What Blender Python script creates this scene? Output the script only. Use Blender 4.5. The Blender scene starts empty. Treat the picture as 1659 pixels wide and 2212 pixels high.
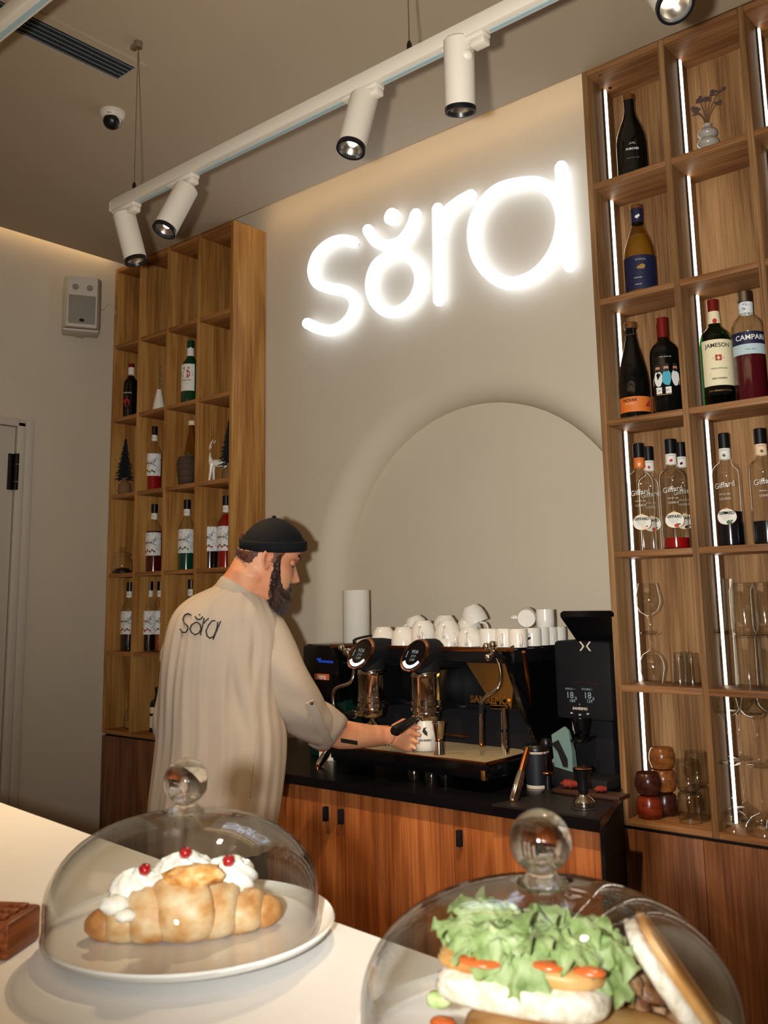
import bpy, bmesh, math, random
from mathutils import Vector, Matrix, noise
from mathutils.bvhtree import BVHTree
S = bpy.context.scene
COL = S.collection
rnd = random.Random(11)
PI = math.pi
V = Vector

# ------------------------------------------------------------ camera
W, H, FPX, CPY = 1659.0, 2212.0, 2009.334, 978.9     # the print is cropped: the optical axis meets it above its middle
CAM = V((0.0, -2.8, 1.45))
_ya, _pi, _ro = (math.radians(a) for a in (40.3901, 9.1601, -1.00205))
FWD = V((-math.sin(_ya) * math.cos(_pi), math.cos(_ya) * math.cos(_pi), math.sin(_pi)))
_r0 = V((math.cos(_ya), math.sin(_ya), 0)); _u0 = _r0.cross(FWD)
RT = _r0 * math.cos(_ro) + _u0 * math.sin(_ro)
UP = _u0 * math.cos(_ro) - _r0 * math.sin(_ro)
RH = _r0.copy(); FH = V((-math.sin(_ya), math.cos(_ya), 0))   # horizontal right / away directions
cd = bpy.data.cameras.new('camera'); co = bpy.data.objects.new('camera', cd); COL.objects.link(co)
m = Matrix((RT, UP, -FWD)).transposed().to_4x4(); m.translation = CAM; co.matrix_world = m
cd.sensor_fit = 'VERTICAL'; cd.sensor_height = 36.0; cd.lens = FPX / H * 36.0; cd.shift_y = (CPY - H / 2) / H
cd.clip_start = 0.05; cd.dof.use_dof = True; cd.dof.focus_distance = 2.75; cd.dof.aperture_fstop = 11.0
S.camera = co
def ray(px, py): return RT * ((px - W / 2) / FPX) + UP * ((CPY - py) / FPX) + FWD
def at(px, py, t): return CAM + ray(px, py) * t
def onY(px, py, y): d = ray(px, py); return CAM + d * ((y - CAM.y) / d.y)
def onZ(px, py, z): d = ray(px, py); return CAM + d * ((z - CAM.z) / d.z)
def onX(px, py, x): d = ray(px, py); return CAM + d * ((x - CAM.x) / d.x)

# ------------------------------------------------------------ world, lamps, exposure
S.view_settings.view_transform = 'Standard'; S.view_settings.look = 'None'
S.view_settings.gamma = 1.0; S.view_settings.exposure = 0.0; S.view_settings.use_curve_mapping = False
wd = bpy.data.worlds.new('room_world'); S.world = wd; wd.use_nodes = True
wd.node_tree.nodes['Background'].inputs[0].default_value = (0.5, 0.38, 0.25, 1)
wd.node_tree.nodes['Background'].inputs[1].default_value = 0.03
def lamp(kind, name, loc, energy, color, **kw):
    l = bpy.data.lights.new(name, kind); l.energy = energy; l.color = color
    for k, v in kw.items(): setattr(l, k, v)
    o = bpy.data.objects.new(name, l); COL.objects.link(o); o.location = loc
    return o
def aim(o, d): o.rotation_euler = V(d).to_track_quat('-Z', 'Y').to_euler()
# the photographer's flash, just left of the lens
fl = lamp('SPOT', 'camera_flash', CAM - RT * 0.095 + UP * 0.005, 285.0, (1.0, 0.98, 0.95), shadow_soft_size=0.018, spot_size=math.radians(92), spot_blend=1.0)
aim(fl, FWD + UP * .12 + RT * .15)
# unseen area lamps behind the camera, added as warm ambient fill
a = lamp('AREA', 'ambient_fill', (-0.6, -3.6, 3.1), 15.0, (1.0, 0.68, 0.40), shape='RECTANGLE', size=2.6, size_y=1.6)
a = lamp('AREA', 'ambient_fill_far', (-2.6, -3.6, 3.1), 4.0, (1.0, 0.64, 0.35), shape='RECTANGLE', size=1.2, size_y=1.2)
S.cycles.use_denoising = True; S.cycles.use_adaptive_sampling = True; S.cycles.adaptive_threshold = 0.02
S.cycles.max_bounces = 10; S.cycles.diffuse_bounces = 4; S.cycles.glossy_bounces = 5
S.cycles.transmission_bounces = 8; S.cycles.transparent_max_bounces = 24
S.cycles.caustics_reflective = False; S.cycles.caustics_refractive = False
S.cycles.sample_clamp_indirect = 4.0

# ------------------------------------------------------------ materials
def lin(c):
    if isinstance(c, str):
        c = [int(c[i:i + 2], 16) / 255 for i in (0, 2, 4)]
    return tuple(x / 12.92 if x <= .04045 else ((x + .055) / 1.055) ** 2.4 for x in c) + (1.0,)
def newmat(name):
    m = bpy.data.materials.new(name); m.use_nodes = True
    nt = m.node_tree; return m, nt, nt.nodes['Principled BSDF']
def N(nt, t, **kw):
    n = nt.nodes.new(t)
    for k, v in kw.items(): setattr(n, k, v)
    return n
def mat(name, c, rough=.5, metal=0., spec=.5, emit=0., ecol=None, bump=0., bscale=200., var=0., vscale=8., coat=0., sss=0.):
    m, nt, b = newmat(name)
    b.inputs['Base Color'].default_value = lin(c); b.inputs['Roughness'].default_value = rough
    b.inputs['Metallic'].default_value = metal; b.inputs['Specular IOR Level'].default_value = spec
    b.inputs['Coat Weight'].default_value = coat
    if sss: b.inputs['Subsurface Weight'].default_value = sss; b.inputs['Subsurface Scale'].default_value = .01
    if emit:
        b.inputs['Emission Color'].default_value = lin(ecol or c); b.inputs['Emission Strength'].default_value = emit
    if bump or var:
        tc = N(nt, 'ShaderNodeTexCoord')
        if bump:
            nz = N(nt, 'ShaderNodeTexNoise'); nz.inputs['Scale'].default_value = bscale; nz.inputs['Detail'].default_value = 5
            bp = N(nt, 'ShaderNodeBump'); bp.inputs['Strength'].default_value = bump; bp.inputs['Distance'].default_value = .002
            nt.links.new(tc.outputs['Object'], nz.inputs['Vector']); nt.links.new(nz.outputs['Fac'], bp.inputs['Height'])
            nt.links.new(bp.outputs['Normal'], b.inputs['Normal'])
        if var:
            nz = N(nt, 'ShaderNodeTexNoise'); nz.inputs['Scale'].default_value = vscale; nz.inputs['Detail'].default_value = 4
            mx = N(nt, 'ShaderNodeMix', data_type='RGBA')
            l = lin(c); mx.inputs['A'].default_value = tuple(x * (1 - var) for x in l[:3]) + (1,)
            mx.inputs['B'].default_value = tuple(min(1, x * (1 + var)) for x in l[:3]) + (1,)
            nt.links.new(tc.outputs['Object'], nz.inputs['Vector']); nt.links.new(nz.outputs['Fac'], mx.inputs['Factor'])
            nt.links.new(mx.outputs['Result'], b.inputs['Base Color'])
    return m
def mottled(name, cols, scale, rough=.6, pos=None, bump=.0, detail=6):
    """noise mapped through a ramp of colours"""
    m, nt, b = newmat(name); b.inputs['Roughness'].default_value = rough
    tc = N(nt, 'ShaderNodeTexCoord'); nz = N(nt, 'ShaderNodeTexNoise')
    nz.inputs['Scale'].default_value = scale; nz.inputs['Detail'].default_value = detail
    cr = N(nt, 'ShaderNodeValToRGB'); el = cr.color_ramp.elements
    pos = pos or [i / (len(cols) - 1) * .4 + .3 for i in range(len(cols))]
    while len(el) < len(cols): el.new(.5)
    for e, c, p in zip(el, cols, pos): e.position = p; e.color = lin(c)
    nt.links.new(tc.outputs['Object'], nz.inputs['Vector']); nt.links.new(nz.outputs['Fac'], cr.inputs['Fac'])
    nt.links.new(cr.outputs['Color'], b.inputs['Base Color'])
    if bump:
        bp = N(nt, 'ShaderNodeBump'); bp.inputs['Strength'].default_value = bump; bp.inputs['Distance'].default_value = .003
        nt.links.new(nz.outputs['Fac'], bp.inputs['Height']); nt.links.new(bp.outputs['Normal'], b.inputs['Normal'])
    return m
def wood(name, c1, c2, c3, axis='Z', rough=.5, k=1.0):
    """veneer: long fibres and a slow cathedral figure along one axis"""
    m, nt, b = newmat(name); b.inputs['Roughness'].default_value = rough; b.inputs['Specular IOR Level'].default_value = .3
    tc = N(nt, 'ShaderNodeTexCoord'); L = nt.links.new
    def mapped(a, c):
        mp = N(nt, 'ShaderNodeMapping'); s = [a, a, a]; s['XYZ'.index(axis)] = c
        mp.inputs['Scale'].default_value = s; L(tc.outputs['Object'], mp.inputs['Vector']); return mp
    n1 = N(nt, 'ShaderNodeTexNoise'); n1.inputs['Scale'].default_value = 1; n1.inputs['Detail'].default_value = 6
    n1.inputs['Roughness'].default_value = .65; L(mapped(130 * k, 3.0 * k).outputs[0], n1.inputs['Vector'])
    n2 = N(nt, 'ShaderNodeTexNoise'); n2.inputs['Scale'].default_value = 1; n2.inputs['Detail'].default_value = 2
    n2.inputs['Distortion'].default_value = .6; L(mapped(7 * k, .8 * k).outputs[0], n2.inputs['Vector'])
    mm = N(nt, 'ShaderNodeMath', operation='MULTIPLY'); L(n2.outputs['Fac'], mm.inputs[0]); mm.inputs[1].default_value = 22
    sn = N(nt, 'ShaderNodeMath', operation='SINE'); L(mm.outputs[0], sn.inputs[0])
    ad = N(nt, 'ShaderNodeMath', operation='MULTIPLY_ADD'); L(sn.outputs[0], ad.inputs[0]); ad.inputs[1].default_value = .11; L(n1.outputs['Fac'], ad.inputs[2])
    cr = N(nt, 'ShaderNodeValToRGB'); e = cr.color_ramp.elements; e.new(.5)
    for q, c, p in zip(e, (c1, c2, c3), (.30, .5, .68)): q.position = p; q.color = lin(c)
    L(ad.outputs[0], cr.inputs['Fac']); L(cr.outputs['Color'], b.inputs['Base Color'])
    bp = N(nt, 'ShaderNodeBump'); bp.inputs['Strength'].default_value = .12; bp.inputs['Distance'].default_value = .001
    L(n1.outputs['Fac'], bp.inputs['Height']); L(bp.outputs['Normal'], b.inputs['Normal'])
    return m
def glass(name, tint, rough=.02, ior=1.5, boost=1.0, absorb=.985):
    """thin-walled glass: clear straight through, Fresnel reflection on both faces"""
    m, nt, b = newmat(name); nt.nodes.remove(b); L = nt.links.new
    tr = N(nt, 'ShaderNodeBsdfTransparent'); tr.inputs[0].default_value = lin(tint)
    gl = N(nt, 'ShaderNodeBsdfGlossy'); gl.inputs['Roughness'].default_value = rough
    fr = N(nt, 'ShaderNodeFresnel'); ge = N(nt, 'ShaderNodeNewGeometry')
    io = N(nt, 'ShaderNodeMath', operation='MULTIPLY_ADD'); io.inputs[1].default_value = 1 / ior - ior; io.inputs[2].default_value = ior
    L(ge.outputs['Backfacing'], io.inputs[0]); L(io.outputs[0], fr.inputs['IOR'])
    # the wall swallows more light the more slantwise it is crossed
    lw = N(nt, 'ShaderNodeLayerWeight'); lw.inputs['Blend'].default_value = .5
    c1 = N(nt, 'ShaderNodeMath', operation='SUBTRACT'); c1.inputs[0].default_value = 1.0; L(lw.outputs['Facing'], c1.inputs[1])
    c2 = N(nt, 'ShaderNodeMath', operation='MAXIMUM'); L(c1.outputs[0], c2.inputs[0]); c2.inputs[1].default_value = .12
    c3 = N(nt, 'ShaderNodeMath', operation='DIVIDE'); c3.inputs[0].default_value = 1.0; L(c2.outputs[0], c3.inputs[1])
    c4 = N(nt, 'ShaderNodeMath', operation='POWER'); c4.inputs[0].default_value = absorb; L(c3.outputs[0], c4.inputs[1])
    vm = N(nt, 'ShaderNodeVectorMath', operation='SCALE'); vm.inputs[0].default_value = lin(tint)[:3]; L(c4.outputs[0], vm.inputs['Scale'])
    L(vm.outputs['Vector'], tr.inputs[0])
    mu = N(nt, 'ShaderNodeMath', operation='MULTIPLY', use_clamp=True); mu.inputs[1].default_value = boost
    mx = N(nt, 'ShaderNodeMixShader'); L(fr.outputs[0], mu.inputs[0]); L(mu.outputs[0], mx.inputs[0])
    L(tr.outputs[0], mx.inputs[1]); L(gl.outputs[0], mx.inputs[2]); L(mx.outputs[0], nt.nodes['Material Output'].inputs[0])
    return m
def solidglass(name, ior=1.5):
    m, nt, b = newmat(name); nt.nodes.remove(b)
    g = N(nt, 'ShaderNodeBsdfGlass'); g.inputs['IOR'].default_value = ior; g.inputs['Roughness'].default_value = .03
    tr = N(nt, 'ShaderNodeBsdfTransparent'); mx = N(nt, 'ShaderNodeMixShader'); mx.inputs[0].default_value = .12
    nt.links.new(g.outputs[0], mx.inputs[1]); nt.links.new(tr.outputs[0], mx.inputs[2])
    nt.links.new(mx.outputs[0], nt.nodes['Material Output'].inputs[0]); return m
def liquid(name, c, clear=.55, rough=.15):
    m, nt, b = newmat(name); L = nt.links.new
    b.inputs['Base Color'].default_value = lin(c); b.inputs['Roughness'].default_value = rough
    tr = N(nt, 'ShaderNodeBsdfTransparent'); tr.inputs[0].default_value = lin(c)
    mx = N(nt, 'ShaderNodeMixShader'); mx.inputs[0].default_value = clear
    L(b.outputs[0], mx.inputs[1]); L(tr.outputs[0], mx.inputs[2]); L(mx.outputs[0], nt.nodes['Material Output'].inputs[0])
    return m
def emission(name, c, s):
    m, nt, b = newmat(name); nt.nodes.remove(b)
    e = N(nt, 'ShaderNodeEmission'); e.inputs[0].default_value = lin(c); e.inputs[1].default_value = s
    nt.links.new(e.outputs[0], nt.nodes['Material Output'].inputs[0]); return m

M = {}
M['plaster'] = mat('plaster', 'cdc1ab', .85, spec=.2, bump=.35, bscale=38, var=.05, vscale=3)
M['ceiling'] = mat('ceiling_paint', 'ae9c82', .9, spec=.15, bump=.1, bscale=300)
M['floor'] = mat('floor_screed', '6b5a48', .6, var=.15, vscale=4)
M['oak_v'] = wood('oak_upright', '8c5c2a', 'a9783c', 'bb8d50', 'Z')
M['oak_x'] = wood('oak_board', '7c4e24', '976433', 'a87643', 'X')
M['oak_y'] = wood('oak_depth', '8c5c30', 'a8733c', 'b98650', 'Y')
M['wal_v'] = wood('brown_oak_upright', '6a4a2c', '8a653f', 'a07b52', 'Z')
M['wal_x'] = wood('brown_oak_board', '6a4526', '885d37', '9a7049', 'X')
M['cab'] = wood('cabinet_veneer', '7c4320', '9d592b', 'b26e3c', 'Z')
M['cab_dark'] = wood('base_veneer', '5a3824', '754b30', '86593b', 'Z')
M['seam'] = mat('shadow_gap', '120c08', .9)
M['white'] = mat('white_paint', 'c8bfae', .5)
M['whitep'] = mat('white_powder_coat', 'c2b9a8', .55, bump=.05, bscale=900)
M['grill'] = mat('speaker_grill', '8a8478', .7, bump=.6, bscale=900)
M['black'] = mat('black_plastic', '0d0d10', .35, spec=.4)
M['blackm'] = mat('black_matt', '101014', .75, spec=.25)
M['blackg'] = mat('black_gloss', '08080b', .12)
M['granite'] = mat('black_worktop', '0b0b0f', .28, spec=.5, bump=.03, bscale=400)
M['chrome'] = mat('chrome', 'd8d2c8', .1, metal=1.)
M['steel'] = mat('brushed_steel', 'b8b0a2', .28, metal=1.)
M['copper'] = mat('copper_trim', 'b4734a', .22, metal=1.)
M['gold'] = mat('brushed_gold', 'c79a55', .38, metal=1., bump=.2, bscale=500)
M['stone'] = mat('pale_quartz', 'd2d2cf', .42, spec=.35, var=.03, vscale=60)
M['ceramic'] = mat('white_ceramic', 'e9e3d6', .18, coat=.3)
M['plate'] = mat('white_plate', 'e6e2da', .2, coat=.3)
M['glass'] = glass('clear_glass', 'fefefc', .05, 1.5, 1.7, .992)
M['dome'] = glass('dome_glass', 'fafbfb', .012, 1.5, 1.1, .968)
M['knob'] = solidglass('solid_glass')
M['neon'] = emission('neon_tube', 'dce8ff', 2.7)
M['led'] = emission('led_strip', 'fff1dc', 5.0)
M['cove'] = emission('cove_led', 'ffd8a2', 9.0)
M['bulb'] = emission('spot_bulb', 'fff0dc', 14.0)
M['screen'] = emission('screen_white', 'f2f6ff', 2.2)
M['screen2'] = emission('screen_dim', 'b8c4c4', .55)
M['blue'] = emission('display_blue', '2a55c8', .5)

# ------------------------------------------------------------ mesh building
class MB:
    def __init__(s): s.bm = bmesh.new(); s.mi = 0
    def _f(s, vs):
        try: f = s.bm.faces.new(vs); f.material_index = s.mi; return f
        except ValueError: return None
    def mesh(s, verts, faces, T=None):
        vs = [s.bm.verts.new(T @ V(v) if T else V(v)) for v in verts]
        for f in faces: s._f([vs[i] for i in f])
        return s
    def box(s, c, d, T=None, bev=0.):
        n0 = len(s.bm.verts)
        x, y, z = (q / 2 for q in d); c = V(c)
        vs = [s.bm.verts.new(c + V((a * x, b * y, e * z))) for a in (-1, 1) for b in (-1, 1) for e in (-1, 1)]
        fs = [s._f([vs[i] for i in q]) for q in ((0, 1, 3, 2), (4, 6, 7, 5), (0, 4, 5, 1), (2, 3, 7, 6), (0, 2, 6, 4), (1, 5, 7, 3))]
        if bev:
            es = list({e for f in fs for e in f.edges})
            r = bmesh.ops.bevel(s.bm, geom=es, offset=bev, segments=2, profile=.5, affect='EDGES', clamp_overlap=True)
            for f in r['faces']: f.material_index = s.mi
            vs = list({v for f in r['faces'] for v in f.verts} | {v for v in vs if v.is_valid})
        if T is not None:
            for v in vs: v.co = T @ v.co
        return s
    def bar(s, lo, hi, bev=0.):
        lo, hi = V(lo), V(hi); return s.box((lo + hi) / 2, hi - lo, bev=bev)
    def loft(s, rings, cap0=True, cap1=True, closed=True):
        R = [[s.bm.verts.new(V(p)) for p in r] for r in rings]
        n = len(R[0]); m = n if closed else n - 1
        for a, b in zip(R, R[1:]):
            for i in range(m): s._f((a[i], a[(i + 1) % n], b[(i + 1) % n], b[i]))
        if cap0: s._f(R[0][::-1])
        if cap1: s._f(R[-1])
        return s
    def lathe(s, prof, n=28, T=None, cap0=True, cap1=True):
        rings = []
        for r, z in prof:
            r = max(r, 1e-5)
            rings.append([V((r * math.cos(2 * PI * i / n), r * math.sin(2 * PI * i / n), z)) for i in range(n)])
        if T is not None: rings = [[T @ p for p in r] for r in rings]
        return s.loft(rings, cap0, cap1)
    def tube(s, pts, r, n=10, cap=True, flat=None):
        pts = [V(p) for p in pts]; k = len(pts)
        rr = r if isinstance(r, (list, tuple)) else [r] * k
        tg = [(pts[min(i + 1, k - 1)] - pts[max(i - 1, 0)]).normalized() for i in range(k)]
        ref = V((0, 0, 1)) if abs(tg[0].z) < .9 else V((1, 0, 0))
        u = tg[0].cross(ref).normalized(); rings = []
        for p, t, q in zip(pts, tg, rr):
            u = (u - t * u.dot(t)).normalized(); w = t.cross(u)
            rings.append([p + (u * math.cos(2 * PI * i / n) + w * math.sin(2 * PI * i / n)) * q for i in range(n)])
        return s.loft(rings, cap, cap)
    def ball(s, c, r, n=16, sc=(1, 1, 1), R=None, fn=None):
        c = V(c); rings = []
        for j in range(1, n // 2):
            ph = PI * j / (n // 2); ring = []
            for i in range(n):
                a = 2 * PI * i / n
                d = V((math.sin(ph) * math.cos(a), math.sin(ph) * math.sin(a), -math.cos(ph)))
                q = r * (fn(d) if fn else 1)
                p = V((d.x * sc[0], d.y * sc[1], d.z * sc[2])) * q
                ring.append(c + (R @ p if R else p))
            rings.append(ring)
        return s.loft(rings)
    def build(s, name, mats, parent=None, smooth=40, loc=None):
        bmesh.ops.recalc_face_normals(s.bm, faces=s.bm.faces[:])
        me = bpy.data.meshes.new(name); s.bm.to_mesh(me); s.bm.free()
        for q in (mats if isinstance(mats, (list, tuple)) else [mats]): me.materials.append(M[q] if isinstance(q, str) else q)
        if smooth:
            me.shade_smooth(); me.set_sharp_from_angle(angle=math.radians(smooth))
        o = bpy.data.objects.new(name, me); COL.objects.link(o)
        if parent: o.parent = parent
        if loc is not None: o.location = loc
        return o
def tag(o, label=None, cat=None, group=None, kind=None):
    if label: o['label'] = label
    if cat: o['category'] = cat
    if group: o['group'] = group
    if kind: o['kind'] = kind
    return o
def thing(name, label, cat, loc=(0, 0, 0), rz=0., group=None):
    o = bpy.data.objects.new(name, None); COL.objects.link(o); o.empty_display_size = .05
    o.location = loc; o.rotation_euler = (0, 0, rz); return tag(o, label, cat, group)
def struct(name, mb, mats, parent=None, smooth=40):
    o = mb.build(name, mats, parent, smooth)
    return tag(o, kind='structure') if parent is None else o
def dup(root, loc=None, rz=None, label=None, group=None):
    def cp(o, par):
        c = o.copy(); COL.objects.link(c)
        if par: c.parent = par
        for ch in o.children: cp(ch, c)
        return c
    r = cp(root, None)
    if loc is not None: r.location = loc
    if rz is not None: r.rotation_euler = (0, 0, rz)
    return tag(r, label, None, group)
_tc = {}
def textpoly(s, size, font_w=0.):
    """triangulated flat lettering centred at the origin, in the XZ plane: (verts (x, z), faces)"""
    key = (s, size, font_w)
    if key not in _tc:
        cu = bpy.data.curves.new('t', 'FONT'); cu.body = s; cu.size = size; cu.align_x = 'CENTER'; cu.align_y = 'CENTER'
        cu.offset = font_w; cu.resolution_u = 3
        o = bpy.data.objects.new('t', cu); me = o.to_mesh()
        _tc[key] = ([(v.co.x, v.co.y) for v in me.vertices], [tuple(p.vertices) for p in me.polygons])
        o.to_mesh_clear(); bpy.data.objects.remove(o); bpy.data.curves.remove(cu)
    return _tc[key]
def bent(mb, poly, R, z, a=0., tilt=0.):
    """put a flat (x, z) polygon set on a cylinder of radius R round Z, facing -Y, turned by angle a"""
    vs, fs = poly; c, s_ = math.cos(tilt), math.sin(tilt)
    P = []
    for x, y in vs:
        x, y = x * c - y * s_, x * s_ + y * c
        t = x / R + a; P.append((R * math.sin(t), -R * math.cos(t), z + y))
    mb.mesh(P, fs)
def patch(mb, R, z0, z1, a0, a1, n=10):
    P = []
    for i in range(n + 1):
        t = a0 + (a1 - a0) * i / n
        P += [(R * math.sin(t), -R * math.cos(t), z0), (R * math.sin(t), -R * math.cos(t), z1)]
    mb.mesh(P, [(2 * i, 2 * i + 2, 2 * i + 3, 2 * i + 1) for i in range(n)])
def disc(w, h, n=14, x=0., y=0.): return ([(x + w / 2 * math.cos(2 * PI * i / n), y + h / 2 * math.sin(2 * PI * i / n)) for i in range(n)], [tuple(range(n))])
def blob(w, h, x, y, n=9, k=.3, seed=0):
    r = random.Random(seed)
    return ([(x + w / 2 * q * math.cos(2 * PI * i / n), y + h / 2 * q * math.sin(2 * PI * i / n)) for i in range(n) for q in [1 + r.uniform(-k, k)]], [tuple(range(n))])
def quadp(x0, y0, x1, y1): return ([(x0, y0), (x1, y0), (x1, y1), (x0, y1)], [(0, 1, 2, 3)])
def flat(mb, poly, T):
    vs, fs = poly; mb.mesh([(x, 0, z) for x, z in vs], fs, T)
# ============================================================ the room
ZC, ZTOP, YS = 3.170, 3.36, -0.200          # ceiling, top of the light coves, front of the shelves
XL, XR, YB = -4.012, 2.4, -5.2
LX0, LX1 = -4.005, -3.078                    # left shelf
RX0 = -1.326                                # right shelf
struct('floor', MB().bar((XL, YB, -.06), (XR, .16, 0)), 'floor', smooth=0)
mb = MB().bar((XL + .1, YB, ZC), (XR, YS - .002, ZC + .07))
struct('ceiling', mb, 'ceiling', smooth=0)
struct('trim_1', MB().bar((XL - .05, YB, ZTOP), (XR, .05, ZTOP + .05)), 'ceiling', smooth=0)
# back wall with the arched niche, its edge rounded over
CX, CZ, R0, R1, DEP, ZB = -1.998, 1.528, .775, .672, .11, .87
def arc(R, y, n=56):
    P = [V((CX - R, y, ZB))]
    for i in range(n + 1):
        a = PI - PI * i / n; P.append(V((CX + R * math.cos(a), y, CZ + R * math.sin(a))))
    P.append(V((CX + R, y, ZB))); return P
mb = MB(); A = arc(R0, 0)
mb.loft([[V((XL, 0, 0)), V((XL, 0, ZTOP))], [V((CX - R0, 0, 0)), V((CX - R0, 0, ZTOP))]], 0, 0, closed=False)
mb.loft([[V((CX + R0, 0, 0)), V((CX + R0, 0, ZTOP))], [V((XR, 0, 0)), V((XR, 0, ZTOP))]], 0, 0, closed=False)
mb.loft([[p, V((p.x, 0, ZTOP))] for p in A[1:-1]], 0, 0, closed=False)
mb.loft([[V((CX - R0, 0, 0)), V((CX - R0, 0, ZB))], [V((CX + R0, 0, 0)), V((CX + R0, 0, ZB))]], 0, 0, closed=False)
rings = []
for i in range(13):
    q = PI / 2 * i / 12; rings.append(arc(R0 - (R0 - R1) * math.sin(q), DEP * (1 - math.cos(q))))
mb.loft(rings, 0, 0, closed=False)
mb.loft([[rings[0][0], rings[0][-1]], [rings[-1][0], rings[-1][-1]]], 0, 0, closed=False)
mb._f([mb.bm.verts.new(p) for p in arc(R1 + .001, DEP)])
wb = struct('wall_back', mb, 'plaster', smooth=0)
for p in wb.data.polygons: p.use_smooth = p.center.y > 1e-4 and p.center.y < DEP - 1e-4
struct('wall_left', MB().bar((XL - .1, YB, 0), (XL, .12, ZTOP)), 'plaster', smooth=0)
struct('wall_right', MB().bar((XR, YB, 0), (XR + .1, .12, ZTOP)), 'plaster', smooth=0)
struct('wall_rear', MB().bar((XL, YB - .1, 0), (XR, YB, ZTOP)), 'plaster', smooth=0)
struct('trim_2', MB().bar((-2.66, DEP - .02, .88), (-1.335, DEP - .001, 1.345)), 'plaster', smooth=0)   # low splash panel in the niche
struct('baseboard_left', MB().bar((XL, -4.9, 0), (XL + .015, -1.75, .09), .003), 'white')
# door in the left wall: leaf, frame, hinge
d = tag(MB().bar((XL - .005, -1.62, .005), (XL + .018, -.705, 2.275), .002).build('door_1', M['white']), kind='structure')
fr = MB()
fr.bar((XL, -.70, 0), (XL + .03, -.662, 2.30), .004).bar((XL, -.658, 0), (XL + .022, -.615, 2.315), .004)
fr.bar((XL, -1.72, 2.278), (XL + .03, -.662, 2.315), .004).bar((XL, -1.72, 0), (XL + .03, -1.625, 2.315), .004)
fr.build('door_frame', M['white'], d)
MB().bar((XL - .003, -.7045, .005), (XL + .004, -.7005, 2.275)).build('door_gap', M['seam'], d)
h = MB()
for i, (z0, z1) in enumerate(((1.985, 2.02), (2.024, 2.10), (2.104, 2.15))): h.lathe([(.011, z0), (.011, z1)], 14, Matrix.Translation((XL + .036, -.703, 0)))
h.bar((XL + .017, -.735, 1.985), (XL + .022, -.705, 2.15))
tag(h.build('hinge', mat('hinge_steel', '2c2a28', .3, metal=.9), d), 'dark steel hinge')
for z in (.35,):
    q = MB().lathe([(.011, z), (.011, z + .165)], 14, Matrix.Translation((XL + .036, -.703, 0))); q.build('hinge', bpy.data.materials['hinge_steel'], d)
# cove LED strips on the hidden ends of the ceiling slab
tag(MB().bar((LX1 + .02, -.108, ZC + .082), (RX0 - .02, -.096, ZC + .09)).build('led_strip', M['cove']), 'warm light strip hidden above ceiling edge over neon sign', 'light strip', 'cove light strips')
tag(MB().bar((XL + .046, -4.9, ZC + .075), (XL + .058, YS - .02, ZC + .083)).build('led_strip', M['cove']), 'warm light strip hidden above ceiling edge along door wall', 'light strip', 'cove light strips')

struct('trim_3', MB().bar((LX1 + .02, -.106, ZC + .09), (RX0 - .02, -.098, ZTOP)), 'white', smooth=0)
struct('trim_4', MB().bar((XL + .048, -4.9, ZC + .083), (XL + .056, YS - .02, ZTOP)), 'white', smooth=0)
# ceiling vent: frame and slats
v = thing('ceiling_vent', 'long narrow slotted air vent in the ceiling above the door side', 'vent', (-2.43, -1.42, ZC))
mb = MB()
for lo, hi in (((-.085, -.26, -.006), (-.052, .235, 0)), ((.052, -.26, -.006), (.085, .235, 0)), ((-.052, .215, -.006), (.052, .235, 0)), ((-.052, -.26, -.006), (.052, -.24, 0))): mb.bar(lo, hi)
mb.build('vent_frame', M['ceiling'], v, 0)
MB().bar((-.052, -.24, -.002), (.052, .215, -.0005)).build('duct', mat('duct_dark', '24282a', .8), v, 0)
for i in range(5):
    x = -.042 + i * .021
    MB().box((0, 0, 0), (.010, .455, .002), Matrix.Translation((x, -.0125, -.005)) @ Matrix.Rotation(.7, 4, 'Y')).build('slat', mat('vent_slat', '6d7675', .5) if i == 0 else bpy.data.materials['vent_slat'], v, 0)

# security camera
c = onZ(243, 243, ZC); s = thing('security_camera', 'small white dome security camera on the ceiling by the vent', 'camera', (c.x, c.y, ZC))
MB().lathe([(.044, 0), (.044, -.010), (.040, -.018), (.033, -.026)], 28).build('base', M['white'], s)
MB().ball((0, 0, -.030), .031, 20).build('ball', M['white'], s)
dv = (CAM - c).normalized(); dv = (dv + V((-.3, -.1, -.35))).normalized()
T = Matrix.Translation(V((0, 0, -.030)) + dv * .014) @ dv.to_track_quat('Z', 'Y').to_matrix().to_4x4()
MB().lathe([(.0285, -.004), (.0285, .002), (.024, .012), (.012, .018), (.001, .0195)], 24, T).build('lens', M['black'], s)
T2 = Matrix.Translation(V((.0245, -.0285, -.019)))
MB().box((0, 0, 0), (.015, .003, .004), T2 @ Matrix.Rotation(.75, 4, 'Z')).build('badge', M['grill'], s)

# speaker on the left wall
sp = thing('wall_speaker', 'white loudspeaker hung on the left wall near the shelf', 'speaker', (XL + .08, -.432, 2.778), math.radians(62)); sp.scale = (1.1, 1.1, 1.08)
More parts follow.
